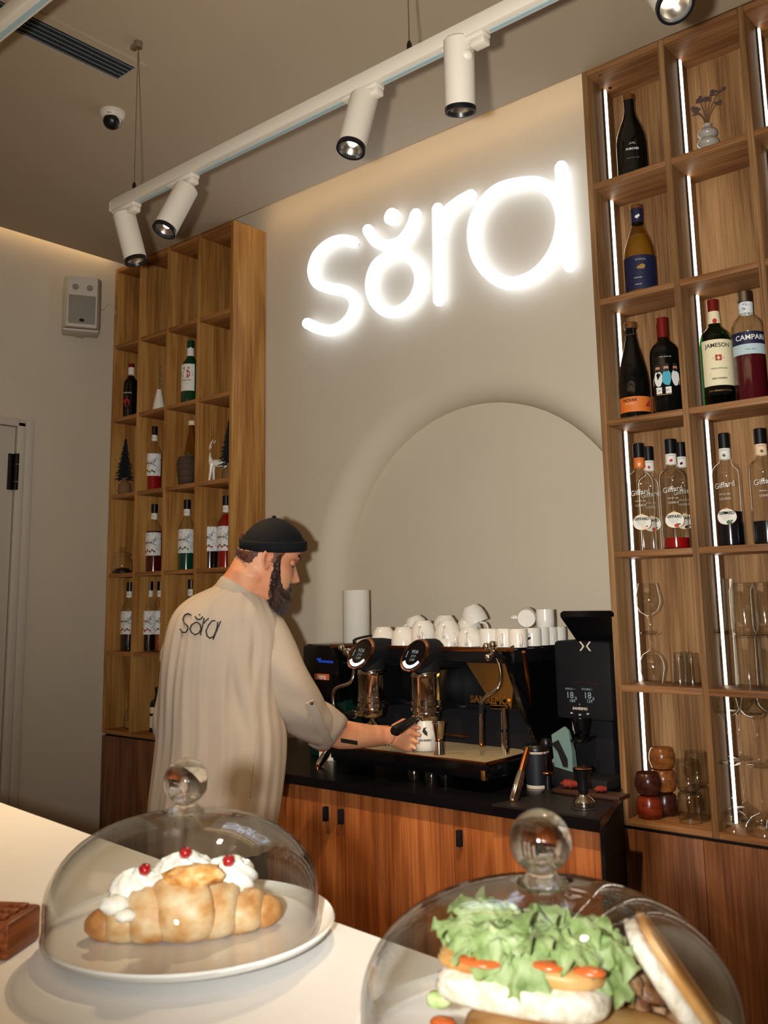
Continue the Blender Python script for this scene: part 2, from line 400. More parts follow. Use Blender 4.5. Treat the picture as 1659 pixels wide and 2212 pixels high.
# local: front faces -Y
mb = MB(); prof = [(-.078, .06), (-.078, -.035), (-.062, -.062), (.062, -.062), (.078, -.035), (.078, .06)]
mb.loft([[V((x * k, y, z)) for x, y in prof] for z, k in ((.0, .97), (.006, 1), (.225, 1), (.231, .97))])
mb.build('cabinet', M['whitep'], sp, 30)
MB().bar((-.056, -.0645, .014), (.056, -.061, .145), .008).build('grille', M['grill'], sp)
for x in (-.03, .03):
    MB().lathe([(.014, 0), (.014, .003), (.009, .004), (.004, .001)], 18, Matrix.Translation((x, -.062, .182)) @ Matrix.Rotation(PI / 2, 4, 'X')).build('tweeter', M['grill'], sp)
MB().lathe([(.011, 0), (.011, .003)], 18, Matrix.Translation((0, -.0645, .03)) @ Matrix.Rotation(PI / 2, 4, 'X') @ Matrix.Diagonal((1, .65, 1, 1))).build('badge', M['black'], sp)
MB().bar((-.075, -.045, -.014), (.075, .05, -.004), .003).bar((-.02, .03, -.012), (.02, .075, .002)).build('bracket', M['whitep'], sp)
pts = [onX(213, 672, -3.955), onX(225, 668, -3.985), onX(236, 655, -3.985), V((-3.985, -.20, 2.93))]
tag(MB().tube(pts, .0022, 6).build('cable', M['white']), 'thin white cable from the loudspeaker to the shelf', 'cable')
# ============================================================ ceiling track with spotlights
TY, TZ = -1.276, 2.65
film = mat('protective_film', '8fa6a8', .4)
def track(name, label, x0, x1, y, z, gaps):
    t = thing(name, label, 'track', ((x0 + x1) / 2, y, z), 0, 'lighting tracks'); cx = (x0 + x1) / 2
    MB().bar((x0 - cx, -.017, -.006), (x1 - cx, .017, .03), .002).build('rail', M['white'], t)
    MB().bar((x1 - cx, -.015, -.004), (x1 - cx + .012, .015, .028), .003).build('end_cap', M['white'], t)
    MB().bar((x0 - cx - .012, -.015, -.004), (x0 - cx, .015, .028), .003).build('end_cap', M['white'], t)
    for a, b in gaps: MB().bar((a - cx, .000, -.0085), (b - cx, .0095, -.0055)).build('film_strip', film, t)
    return t
lights = []   # x on the track, end pixel of the barrel, turned-to-camera amount, label
LAMPS = [((268, 463), (297, 563), .30, 'white spotlight at the far left end of the track, tipped toward the shelf'),
         ((403, 408), (369, 502), .62, 'white spotlight second from the left end, its lamp face showing'),
         ((787, 212), (763, 325), .58, 'white spotlight in front of the neon sign, third from left, lamp glowing'),
         ((991, 86), (995, 240), .10, 'white spotlight hanging straight down, black rim, lamp not showing'),
         ((1400, -72), (1421, 48), .86, 'spotlight at the top right over the wine shelf, shining at the viewer')]
xs = [onZ(px, py, TZ).x for px, py in ((285, 447), (397, 383), (772, 185), (993, 73), (1428, -140))]
gaps = [(-2.34, xs[0] - .06)]
for a, b in zip(xs, xs[1:]): gaps.append((a + .06, b - .06))
gaps.append((xs[-1] + .06, -.05))
track('lighting_track', 'long white ceiling track carrying the spotlights, hung on thin cables', -2.36, -.02, TY, TZ, gaps)
track('lighting_track', 'second hanging track crossing the top left corner', -3.3, .6, -1.953, TZ, [(-3.2, .5)])
for i, ((px, py), (qx, qy), cc, lab) in enumerate(LAMPS):
    x = xs[i]; root = thing('track_spotlight', lab, 'spotlight', (x, TY, TZ - .006), 0, 'spotlights on the track')
    base = V((x, TY, TZ - .006))
    MB().bar((-.055, -.016, -.012), (.055, .016, 0), .003).bar((.02, -.013, -.03), (.055, .013, -.012), .003).bar((-.03, -.012, -.022), (.0, .012, -.012), .003).build('adapter', M['white'], root)
    top = onY(px, py, TY - .0) ; d2 = (RT * (qx - px) - UP * (qy - py)).normalized()
    d = (d2 * math.sqrt(1 - cc * cc * .6) - FWD * (cc - .12) * .8).normalized()
    L_, R_ = .152, .0335
    off = top - base
    MB().tube([(0, 0, -.01), (0, 0, -.034)], .013, 14).ball((0, 0, -.036), .016, 14).tube([(0, 0, -.036), off + d * .03], .0075, 10).build('joint', M['white'], root)
    T = Matrix.Translation(off) @ d.to_track_quat('Z', 'Y').to_matrix().to_4x4()
    MB().lathe([(.001, -.002), (R_ - .004, -.002), (R_, .002), (R_, L_), (R_ - .002, L_), (R_ - .002, L_ - .02), (.001, L_ - .02)], 32, T).build('barrel', M['whitep'], root)
    MB().lathe([(R_ - .0015, L_ - .012), (R_ + .0005, L_ - .004), (R_ + .0005, L_ + .005), (R_ - .005, L_ + .005), (R_ - .008, L_ - .004)], 32, T, 0, 0).build('rim', M['black'], root)
    MB().lathe([(R_ - .007, L_ - .002), (R_ - .013, L_ - .012), (.010, L_ - .018)], 28, T, 0, 0).build('reflector', M['steel'], root)
    MB().lathe([(.011, L_ - .0175), (.009, L_ - .012), (.001, L_ - .01)], 18, T, 1, 0).build('bulb', M['bulb'], root)
    o = lamp('SPOT', 'spotlight_beam', base + off + d * (L_ + .012), (45, 70, 80, 95, 55)[i], (1.0, .70, .40), spot_size=math.radians(72), spot_blend=.7, shadow_soft_size=.022)
    aim(o, d)
    o.parent = root; o.location = off + d * (L_ + .012)
# suspension cables
for x, y, nm in ((-2.262, -1.27, 'at the left end'), (-1.20, -1.27, 'above the third spotlight')):
    t = thing('suspension_cable', 'thin steel cable holding the track ' + nm, 'cable', (x, TY, TZ + .03), 0, 'track suspension cables')
    MB().tube([(0, 0, .02), (0, 0, ZC - TZ - .03)], .0016, 6).build('wire', M['steel'], t)
    MB().lathe([(.006, 0), (.006, .022), (.003, .03)], 10).build('clamp', M['black'], t)
    MB().lathe([(.012, ZC - TZ - .05), (.014, ZC - TZ - .03)], 14).bar((-.03, -.008, ZC - TZ - .046), (-.008, .008, ZC - TZ - .032)).build('ceiling_mount', M['steel'], t)
# ============================================================ the two shelf units
TH = .019
def shelf_unit(name, label, xs, zc, deep, vm, xm, led):
    """xs: left faces of the uprights, zc: centre heights of the boards from the top down"""
    t = thing(name, label, 'shelf', (xs[0], 0, zc[-1] - TH / 2)); ox, oz = xs[0], zc[-1] - TH / 2
    zt, zb = zc[0] + TH / 2, zc[-1] - TH / 2
    for i, x in enumerate(xs):
        nm = 'side_panel' if i in (0, len(xs) - 1) else 'divider'
        MB().bar((x - ox, -deep, 0), (x - ox + TH, -.004, zt - oz), .0012).build(nm, M[vm], t)
    for z in zc:
        for a, b in zip(xs, xs[1:]):
            MB().bar((a + TH - ox, -deep + .0008, z - TH / 2 - oz), (b - ox, -.006, z + TH / 2 - oz), .001).build('shelf_board', M[xm], t)
    for i, (a, b) in enumerate(zip(xs, xs[1:])):
        MB().bar((a + TH - ox, -.016, 0), (b - ox, -.006, zt - oz)).build('back_panel', M[vm], t)
    if led:
        for a, b in zip(xs, xs[1:]):
            for z1, z0 in zip(zc, zc[1:]):
                y = -.082
                ch = MB().bar((a + TH - ox, y - .012, z0 + TH / 2 - oz + .001), (a + TH - ox + .003, y + .009, z1 - TH / 2 - oz - .001)).build('light_channel', M['blackm'], t)
                MB().bar((a + TH - ox + .003, y - .006, z0 + TH / 2 - oz + .002), (a + TH - ox + .0075, y + .006, z1 - TH / 2 - oz - .002)).build('light_strip', M['led'], ch)
    return t
LZ = [ZC - TH / 2, 2.752, 2.374, 1.990, 1.605, 1.235, .873]
LX = [LX0, -3.790, -3.566, -3.333, LX1 - TH]
shelf_unit('display_shelf', 'oak shelf of open boxes on the left, with syrup bottles, no lights', LX, LZ, -YS, 'oak_v', 'oak_x', False)
RZ = [ZC - TH / 2, 2.7646, 2.377, 1.9875, 1.5825, 1.190, .812]
RX = [RX0, -1.063, -.815, -.567]
rsh = shelf_unit('display_shelf', 'brown oak shelf on the right with upright white light strips', RX, RZ, -YS, 'wal_v', 'wal_x', True)
for px, py in ((1297, 163), (1318, 190)):
    p = onZ(px, py, ZC - TH) - rsh.location; MB().lathe([(.001, -.0015), (.006, -.0015), (.006, 0)], 12, Matrix.Translation(p)).build('screw', M['black'], rsh)
lt, rt = [z + TH / 2 for z in LZ], [z + TH / 2 for z in RZ]     # board tops
def base_unit(name, label, xs, top, vm, hx=()):
    t = thing(name, label, 'cabinet', ((xs[0] + xs[-1]) / 2, YS, 0)); ox = (xs[0] + xs[-1]) / 2
    MB().bar((xs[0] - ox, .022, 0), (xs[-1] - ox, .187, top - .003)).build('carcass', M['seam'], t, 0)
    for a, b in zip(xs, xs[1:]):
        d = MB().bar((a - ox + .001, .001, .09), (b - ox - .001, .0215, top - .008), .001).build('door', M[vm], t)
        if hx: MB().bar((b - ox - .04, -.012, top - .22), (b - ox - .028, .001, top - .17), .002).build('pull', M['blackm'], d)
    MB().bar((xs[0] - ox, .03, 0), (xs[-1] - ox, .045, .089)).build('plinth', M['blackm'], t, 0)
    return t
base_unit('base_cabinet', 'dark brown closed cabinet under the left shelf', [LX0, -3.54, LX1], .8625, 'cab_dark', (1,))
base_unit('base_cabinet', 'brown closed cabinet under the right lit shelf', [RX0, -1.09, -.567], .801, 'cab_dark')

# ------------------------------------------------------------ back counter
CT, CY, CB = .903, -.60, .875                        # worktop height, front edge, underside
CX0, CX1 = -3.04, -1.184
CE = (RX0 + .005, YS - .0015)                         # the end of the worktop runs back at a slant to the shelf corner
P = [(CX0, CY), (CX1, CY), CE, (CE[0], DEP - .024), (-2.66, DEP - .024), (-2.66, -.003), (CX0, -.003)]
wt = tag(MB().loft([[V((x, y, z)) for x, y in P] for z in (CB, CT)]).build('worktop', M['granite'], None, 0), 'black stone worktop under the espresso machine', 'worktop')
bc = thing('counter_cabinet', 'orange brown wooden cabinet with small black pulls under worktop', 'cabinet', (-2.0, CY + .02, 0)); ox, oy = -2.0, CY + .02
MB().loft([[V((x - ox, y - oy, z)) for x, y in ((CX0, CY + .042), (CX1 - .03, CY + .042), (CE[0] - .022, CE[1]), (CX0, CE[1]))] for z in (0, CB - .002)]).build('carcass', M['seam'], bc, 0)
MB().loft([[V((x - ox, y - oy, z)) for x, y in ((CX1 - .012, CY + .02), (CX1 - .002, CY + .02), CE, (CE[0] - .02, CE[1]))] for z in (0, CB - .002)]).build('side_panel', M['blackm'], bc, 0)
ds = [CX0 - ox, -2.566 - ox, -2.111 - ox, -1.656 - ox, CX1 - ox - .013]
pulls = [(-2.605, 0), (-2.150, 1), (-2.084, 2), (-1.630, 3)]
for i, (a, b) in enumerate(zip(ds, ds[1:])):
    d = MB().bar((a + .001, 0, .09), (b - .001, .0215, CB - .006), .0012).build('door', M['cab'], bc)
    px = pulls[i][0] - ox
    MB().bar((px - .007, -.016, .775), (px + .007, 0.0, .819), .002).build('pull', M['blackm'], d)
MB().bar((CX0 - ox, .03, 0), (CX1 - ox, .045, .089)).build('plinth', M['blackm'], bc, 0)

# ------------------------------------------------------------ neon sign
# strokes as (x, z) on the wall, metres
SY = -.034
def sg(pts, y=SY): return [onY(600 + x * .422, 320 + y_ * .422, y) for x, y_ in pts]
def smoothpath(P, k=6, closed=False):
    P = [V(p) for p in P]; out = []; n = len(P); rng = range(n if closed else n - 1)
    for i in rng:
        p0 = P[(i - 1) % n] if closed or i > 0 else P[0] * 2 - P[1]
        p1, p2 = P[i], P[(i + 1) % n]
        p3 = P[(i + 2) % n] if closed or i + 2 < n else P[-1] * 2 - P[-2]
        for j in range(k):
            t = j / k
            out.append(.5 * ((2 * p1) + (p2 - p0) * t + (2 * p0 - 5 * p1 + 4 * p2 - p3) * t * t + (3 * p1 - p0 - 3 * p2 + p3) * t ** 3))
    if not closed: out.append(P[-1])
    return out
def ringtube(mb, P, r, n=10):
    k = len(P); rings = []
    for i, p in enumerate(P):
        t = (P[(i + 1) % k] - P[i - 1]).normalized(); w = V((0, 1, 0)); u = w.cross(t).normalized()
        rings.append([p + (u * math.cos(2 * PI * j / n) + w * math.sin(2 * PI * j / n)) * r for j in range(n)])
    rings.append(rings[0]); mb.loft(rings, 0, 0); bmesh.ops.remove_doubles(mb.bm, verts=mb.bm.verts[:], dist=1e-6)
ns = thing('neon_sign', 'glowing white neon lettering sign with a crown mark on the plaster wall', 'sign', (-2.0, SY, 2.45)); oo = V((-2.0, SY, 2.45))
def rel(P): return [p - oo for p in P]
NR = .025
def neon(paths, r=NR):
    mb = MB()
    for P, cl in paths:
        q = rel(smoothpath(sg(P), 6, cl))
        if cl: ringtube(mb, q, r)
        else:
            mb.tube(q, r, 10); mb.ball(q[0], r * .98, 10); mb.ball(q[-1], r * .98, 10)
    o = mb.build('letter', M['neon'], ns)
    pins = MB()
    for P, cl in paths:
        q = rel(sg(P))
        for p in (q[0], q[len(q) // 2], q[-1]): pins.tube([p, p + V((0, .034, 0))], .003, 6)
    pins.build('standoff', M['steel'], o); return o
neon([([(388, 482), (330, 472), (262, 492), (203, 550), (180, 630), (203, 690), (270, 718), (340, 730), (388, 768), (390, 830), (352, 892), (285, 932), (215, 925), (152, 897)], 0)])
neon([([(605, 545), (678, 562), (722, 620), (730, 690), (702, 768), (650, 822), (585, 840), (520, 812), (482, 742), (482, 660), (518, 588)], 1)])
neon([([(820, 312), (824, 545), (826, 778)], 0), ([(828, 440), (862, 338), (925, 280), (988, 244)], 0)])
neon([([(1280, 178), (1362, 192), (1422, 245), (1455, 335), (1452, 430), (1422, 525), (1362, 612), (1285, 670), (1190, 692), (1100, 655), (1030, 572), (1003, 470), (1012, 368), (1062, 275), (1142, 208)], 1), ([(1452, 100), (1474, 350), (1494, 600)], 0)])
neon([([(462, 420), (505, 478), (570, 500), (640, 470), (688, 400), (708, 340)], 0)])
mb = MB(); p = rel(sg([(586, 352)]))[0]
mb.lathe([(.001, -.012), (.034, -.012), (.034, .012), (.001, .012)], 22, Matrix.Translation(p) @ Matrix.Rotation(PI / 2, 4, 'X')); mb.build('dot', M['neon'], ns)
# ============================================================ bottles, glasses and ornaments on the shelves
M['gl_black'] = mat('black_bottle_glass', '0a0c0b', .08, spec=.6)
M['gl_green'] = glass('green_glass', '2f8a4a', .02, 1.5, 1.3)
M['gl_dkgreen'] = mat('dark_green_glass', '0d3a22', .08, spec=.6)
M['gl_pale'] = glass('straw_glass', 'e0cfa0')
M['gl_clear'] = M['glass']
M['liq_red'] = liquid('red_syrup', 'b01818', .35); M['liq_dkred'] = liquid('dark_red_syrup', '5a0e12', .3)
M['liq_dark'] = liquid('dark_syrup', '140b0c', .1); M['liq_green'] = liquid('green_syrup', '0d4a38', .25)
M['liq_amber'] = liquid('amber_syrup', 'b4551a', .4); M['liq_wine'] = liquid('white_wine', 'd9b45a', .55)
M['liq_campari'] = liquid('bitter_red', '57101c', .25); M['liq_navy'] = liquid('blackcurrant', '0c0d18', .1)
M['paper'] = mat('label_paper', 'e6e2d6', .7); M['cream'] = mat('label_cream', 'e8dcb4', .65)
M['botan'] = mottled('label_botanical', ['79868a', 'b2bbbc', 'dfe3e2', 'e8e6e0', 'bcc4c5', '88949a'], 75, .6, [.30, .37, .44, .56, .63, .70])
M['peach'] = mat('label_peach', 'ecc9a4', .7); M['ink'] = mat('ink_black', '14130f', .7)
M['redink'] = mat('ink_red', 'b3231c', .6); M['goldink'] = mat('ink_gold', 'b08a4a', .45, metal=.5)
M['orange'] = mat('label_orange', 'd9742a', .6); M['navy'] = mat('label_navy', '191d3c', .5)
M['sky'] = mat('label_teal', '3fa0b4', .6); M['skin_print'] = mat('print_skin', 'c08a64', .7); M['whiteink'] = mat('ink_white', 'e4e2dc', .7)
M['foil_red'] = mat('red_foil', '8e2a22', .3, metal=.6); M['foil_cork'] = mat('bronze_foil', '8a5a32', .35, metal=.6)
M['grey_ink'] = mat('print_grey', '8d8d88', .7); M['leafink'] = mat('print_green', '4a6a44', .7); M['label_blue'] = mat('label_pale_blue', 'b4c8cc', .6)
PR = {   # outlines as (radius / max radius, height / total height)
 'burg': [(.86, 0), (.97, .008), (1, .03), (1, .42), (.93, .52), (.75, .62), (.50, .72), (.375, .80), (.36, .93), (.39, .935), (.39, .985), (.37, 1)],
 'bord': [(.90, 0), (1, .012), (1, .60), (.96, .66), (.78, .71), (.50, .745), (.40, .78), (.385, .94), (.41, .945), (.41, .99), (.39, 1)],
 'champ': [(.84, 0), (.96, .01), (1, .04), (1, .36), (.92, .48), (.72, .62), (.48, .76), (.36, .86), (.35, .93), (.40, .935), (.40, .96), (.37, 1)],
 'syrup': [(.88, 0), (.99, .01), (1, .03), (1, .56), (.97, .60), (.80, .66), (.52, .715), (.38, .76), (.355, .80), (.355, .87), (.40, .875), (.40, .99), (.38, 1)],
 'liq': [(.88, 0), (.98, .01), (1, .03), (1, .63), (.95, .675), (.76, .71), (.48, .735), (.40, .76), (.385, .865), (.42, .87), (.42, .99), (.40, 1)],
 'whis': [(.92, 0), (1, .012), (1, .56), (.98, .62), (.86, .68), (.60, .72), (.42, .75), (.36, .82), (.35, .90), (.38, .905), (.38, .99), (.36, 1)],
 'camp': [(.92, 0), (1, .01), (1, .62), (.97, .68), (.80, .735), (.55, .775), (.42, .80), (.40, .865), (.44, .87), (.44, .985), (.42, 1)],
 'mart': [(.90, 0), (1, .012), (1, .55), (.97, .61), (.78, .675), (.50, .72), (.40, .76), (.37, .90), (.40, .905), (.40, .99), (.38, 1)],
}
def prof_at(p, z):
    for (a, za), (b, zb) in zip(p, p[1:]):
        if za <= z <= zb: return a + (b - a) * ((z - za) / (zb - za) if zb > za else 0)
    return p[-1][0]
def bottle(name, label, kind, gl, R, Hh, loc, group=None, fill=None, cap=None, neck=None, labels=(), rz=.46, cat='bottle'):
    p = PR[kind]; t = thing(name, label, cat, loc, rz, group)
    zc = cap[0] if cap else 1.0
    pr = [(r * R, z * Hh) for r, z in p if z <= zc + 1e-6]
    MB().lathe(pr, 28, None, 1, 1).build('glass_body', M[gl], t)
    if cap:
        z0, z1, m = cap[0] * Hh, cap[1] * Hh, cap[2]; r = prof_at(p, min(.99, cap[0] + .004)) * R * 1.04
        MB().lathe([(r, z0), (r, z1 - .002), (r - .002, z1), (.001, z1)], 20, None, 1, 1).build('cap', M[m], t)
    if fill:
        lv, m = fill; zs = [.012] + [z for _, z in p if .02 < z < lv] + [lv]
        MB().lathe([(prof_at(p, z) * R * .93 - .0006, z * Hh) for z in zs], 24).build('liquid', M[m], t)
    if neck:
        z0, z1, m, prints = neck; r = max(prof_at(p, z0), prof_at(p, z1)) * R + .0008
        mb = MB(); mb.lathe([(prof_at(p, z0) * R + .0009, z0 * Hh), (prof_at(p, z1) * R + .0009, z1 * Hh)], 20, None, 0, 0)
        ms = [m]
        for poly, pm, zz, aa in prints:
            ms.append(pm); mb.mi = len(ms) - 1; bent(mb, poly, r + .0008, zz * Hh, aa)
        mb.build('neck_label', [M[q] for q in ms], t)
    for z0, z1, half, m, prints in labels:
        mb = MB(); q = prof_at(p, (z0 + z1) / 2) * R + .0009; patch(mb, q, z0 * Hh, z1 * Hh, -half, half, 14); ms = [m]
        for j, (poly, pm, zz, aa) in enumerate(prints):
            ms.append(pm); mb.mi = len(ms) - 1; bent(mb, poly, q + .0005 + .0003 * j, zz * Hh, aa)
        mb.build('label', [M[x] for x in ms], t, 60)
    return t
def on(px, pz, y, ztops):       # stand at the pixel column px, on the board whose top is nearest below pixel row pz
    p = onY(px, pz, y); z = max([q for q in ztops if q < p.z + .12] or [min(ztops)]); return (p.x, y, z)
Y1 = -.105
# ---- left shelf: syrup bottles share one shape, colours differ
def syrup(label, px, pz, liq, lv, fruit, y=Y1, capm='black'):
    prints = [(([(-.0, .032), (.021, .0), (0, -.032), (-.021, 0)], [(0, 1, 2, 3)]), 'peach', .41, -.12),
              (textpoly('GIFFARD', .0125, .0003), 'ink', .425, -.12), (textpoly('VANILLE SIROP', .0045), 'grey_ink', .39, -.12)]
    for k in range(5):
        prints.append((blob(.012, .010, .012 * (k - 2) + .004, -.034 + .006 * (k % 2), seed=k + px), fruit if k % 2 == 0 else 'leafink', .40, -.06))
    prints.append((blob(.007, .022, .026, .018, seed=px), 'grey_ink', .42, .05))
    return bottle('syrup_bottle', label, 'syrup', 'gl_clear', .0395, .328, on(px, pz, y, lt), 'syrup bottles on the left shelf', (lv, liq), (.87, 1.0, capm),
                  (.775, .865, 'paper', [(textpoly('1885', .007), 'ink', .82, 0)]), [(.24, .575, 1.45, 'botan', prints)])
syrup('syrup bottle with red liquid alone in its box beside the burlap tree', 331, 1050, 'liq_red', .50, 'leafink')
syrup('dark red syrup bottle beside the glass jar, one row below the red one', 331, 1225, 'liq_dkred', .60, 'redink')
syrup('green syrup bottle alone in the third box, beside the pair', 402, 1222, 'liq_green', .34, 'leafink')
syrup('dark syrup bottle in front of a pair, red petals on label', 453, 1222, 'liq_dark', .5, 'redink')
syrup('bright red syrup bottle half hidden at the right of the pair', 487, 1222, 'liq_red', .74, 'redink', -.07)
syrup('dark syrup bottle in the leftmost box under the glass jar', 277, 1400, 'liq_dark', .34, 'redink')
syrup('dark syrup bottle with an amber one behind it', 321, 1402, 'liq_dark', .34, 'redink')
syrup('amber syrup bottle standing behind the dark one', 344, 1400, 'liq_amber', .5, 'orange', -.06)
syrup('syrup bottle mostly hidden by the barista, black cap above his shoulder', 411, 1400, 'liq_dark', .4, 'redink')
bottle('liqueur_bottle', 'black bottle with red motif and white neck tag in the upper left box', 'bord', 'gl_black', .04, .30, on(281, 900, Y1, lt), None, None, (.93, 1.0, 'foil_red'),
       (.80, .93, 'paper', []), [(.12, .55, 1.2, 'gl_black', [(textpoly('di Novara', .013), 'whiteink', .47, 0), (blob(.03, .034, 0, 0, 11, .35, 5), 'redink', .30, 0), (textpoly('COFFEE', .006), 'grey_ink', .40, 0)])])
bottle('vermouth_bottle', 'green bottle with white round-topped label and red disc, left shelf', 'mart', 'gl_dkgreen', .042, .325, on(410, 862, Y1, lt), None, None, (.905, 1.0, 'gl_dkgreen'),
       (.76, .88, 'paper', []), [(.22, .62, .95, 'paper', [(disc(.042, .042), 'redink', .47, 0), (quadp(-.032, -.008, .032, .008), 'ink', .47, 0), (textpoly('MARTINI', .0125, .0003), 'whiteink', .47, 0),
        (textpoly('EXTRA DRY', .0095, .0002), 'ink', .375, 0), (textpoly('L\'APERITIVO', .005), 'grey_ink', .32, 0), (disc(.012, .012, 12, -.012, .028), 'grey_ink', .47, 0), (disc(.012, .012, 12, .012, .028), 'grey_ink', .47, 0)])])
# frosted vase bottle with a pale stopper in the third row
bottle('decanter', 'tall pale glass bottle with cream stopper behind the wicker pot', 'champ', 'gl_pale', .04, .33, on(412, 1042, -.06, lt), None, None, (.93, 1.0, 'cream'))
t = thing('wicker_pot', 'small dark wicker pot with greenery in the third box', 'pot', on(402, 1042, -.125, lt))
mb = MB(); pr = [(.030, 0), (.034, .004), (.043, .07), (.046, .11), (.040, .135), (.036, .14)]
mb.lathe(pr, 24, None, 1, 0)
for z, r in ((.02, .0375), (.05, .041), (.08, .0445), (.105, .0465)): mb.lathe([(r - .002, z - .003), (r + .0012, z), (r - .002, z + .003)], 24, None, 0, 0)
mb.build('basket', mat('wicker', '4a3626', .8), t)
mb = MB()
for k in range(26):
    a, e = rnd.uniform(0, 6.28), rnd.uniform(.3, 1.2); d = V((math.cos(a) * math.cos(e), math.sin(a) * math.cos(e), math.sin(e)))
    mb.ball(V((0, 0, .128)) + d * rnd.uniform(.012, .034), .008, 6, (1, 1, .5))
mb.build('leaves', mat('moss_leaf', '4d5a3a', .8), t)
# white vase with a eucalyptus twig
t = thing('bud_vase', 'white conical vase with a dried eucalyptus twig', 'vase', on(343, 883, Y1, lt))
MB().lathe([(.030, 0), (.033, .004), (.031, .03), (.020, .085), (.0125, .118), (.0115, .125), (.009, .125), (.009, .09)], 26, None, 1, 0).build('body', M['ceramic'], t)
MB().tube([(0, 0, .1), (.004, 0, .17), (-.002, .004, .25)], .0013, 6).build('stem', mat('dry_stem', '6a5a3c', .8), t)
lf = mat('eucalyptus_leaf', '7d7a62', .8)
for k in range(13):
    z = .135 + k * .0095; a = k * 2.4; s = .5 + .5 * (1 - k / 16)
    T = Matrix.Translation((.003, 0, z)) @ Matrix.Rotation(a, 4, 'Z') @ Matrix.Rotation(-.5, 4, 'Y')
    MB().mesh([(0, 0, 0), (.011 * s, -.008 * s, .003), (.022 * s, 0, 0), (.011 * s, .008 * s, .003)], [(0, 1, 2, 3)], T).build('leaf', lf, t, 0)
# small dark tree in burlap, twice
def mini_tree(label, loc, k=1.):
    t = thing('miniature_tree', label, 'tree', loc, 0, 'little dark fir trees on the left shelf'); dk = bpy.data.materials.get('dark_fir') or mat('dark_fir', '15181b', .9)
    bl = bpy.data.materials.get('burlap') or mat('burlap', '7a5a3a', .9, bump=.5, bscale=400)
    MB().lathe([(.022 * k, 0), (.034 * k, .02 * k), (.03 * k, .055 * k), (.012 * k, .075 * k), (.02 * k, .088 * k)], 14).build('burlap_base', bl, t)
    mb = MB(); q = random.Random(3)
    for j in range(150):
        f = j / 150; z = (.085 + .2 * f) * k; r = (.046 * (1 - f) + .006) * k; a = j * 2.4
        d = V((math.cos(a), math.sin(a), -.35)); p = V((0, 0, z))
        mb.tube([p, p + d * r * q.uniform(.7, 1.15)], [.007 * k, .0012], 4)
    o = mb.build('needles', dk, t); return t
mini_tree('small dark fir tree in a burlap wrap in the leftmost box', on(268, 1074, -.152, lt), .98)
mini_tree('small dark fir tree behind the white deer, cut off by the shelf side', on(494, 1036, -.08, lt), 1.)
# white deer
t = thing('deer_figurine', 'white ceramic deer standing in the box beside the oak side panel', 'figurine', on(470, 1037, Y1, lt), .55)
mb = MB()
mb.tube([(-.035, 0, .088), (-.01, 0, .093), (.02, 0, .09), (.045, 0, .092)], [.012, .018, .017, .012], 12)
mb.tube([(-.028, 0, .092), (-.040, 0, .12), (-.043, 0, .152)], [.014, .010, .008], 10)
mb.tube([(-.036, 0, .158), (-.05, 0, .158), (-.070, 0, .150)], [.009, .010, .004], 10)
mb.build('body', M['ceramic'], t)
for x, y, dx in ((-.026, -.009, -.012), (-.024, .009, .004), (.040, -.009, .008), (.041, .009, -.002)):
    MB().tube([(x, y, .09), (x + dx * .4, y, .05), (x + dx, y, 0)], [.010, .006, .005], 8).build('leg', M['ceramic'], t)
for s in (-1, 1):
    MB().tube([(-.038, s * .005, .163), (-.028, s * .012, .185), (-.016, s * .016, .2)], [.004, .003, .0015], 6).build('antler', M['ceramic'], t)
    MB().mesh([(-.036, s * .006, .162), (-.024, s * .016, .172), (-.028, s * .008, .160)], [(0, 1, 2)]).build('ear', M['ceramic'], t)
# glass jar with knobbed lid
t = thing('glass_jar', 'ribbed glass jar with a knobbed lid and dark beans', 'jar', on(263, 1240, -.142, lt))
MB().lathe([(.044 + .0, 0), (.049, .006), (.050, .05), (.046, .068), (.036, .078), (.036, .086)], 40, None, 1, 0).build('jar_body', M['glass'], t)
MB().lathe([(.041, .086), (.043, .09), (.041, .096), (.03, .104), (.012, .108), (.009, .113), (.015, .12), (.015, .126), (.008, .131), (.001, .132)], 28, None, 1, 0).build('lid', M['glass'], t)
mb = MB().lathe([(.044, .003), (.0455, .012), (.03, .026), (.001, .03)], 20); mb.build('beans', mat('coffee_beans', '120d0b', .4, bump=1, bscale=160), t)
# bottom row
t = thing('carafe', 'small glass carafe with a ball stopper in the bottom left box', 'carafe', on(281, 1583, Y1, [lt[-1]]))
MB().lathe([(.026, 0), (.03, .005), (.032, .05), (.024, .082), (.011, .1), (.011, .118)], 22, None, 1, 0).build('glass_body', M['glass'], t)
MB().ball((0, 0, .136), .018, 14).build('stopper', M['glass'], t)
MB().lathe([(.027, .004), (.0295, .035), (.001, .036)], 18).build('liquid', M['liq_wine'], t)
bottle('liqueur_bottle', 'dark squat bottle with two small cream labels beside the left elbow', 'whis', 'gl_black', .036, .2, on(339, 1600, Y1, [lt[-1]]), None, None, (.90, 1., 'black'), None,
       [(.10, .36, .8, 'cream', []), (.42, .56, .8, 'cream', [])])

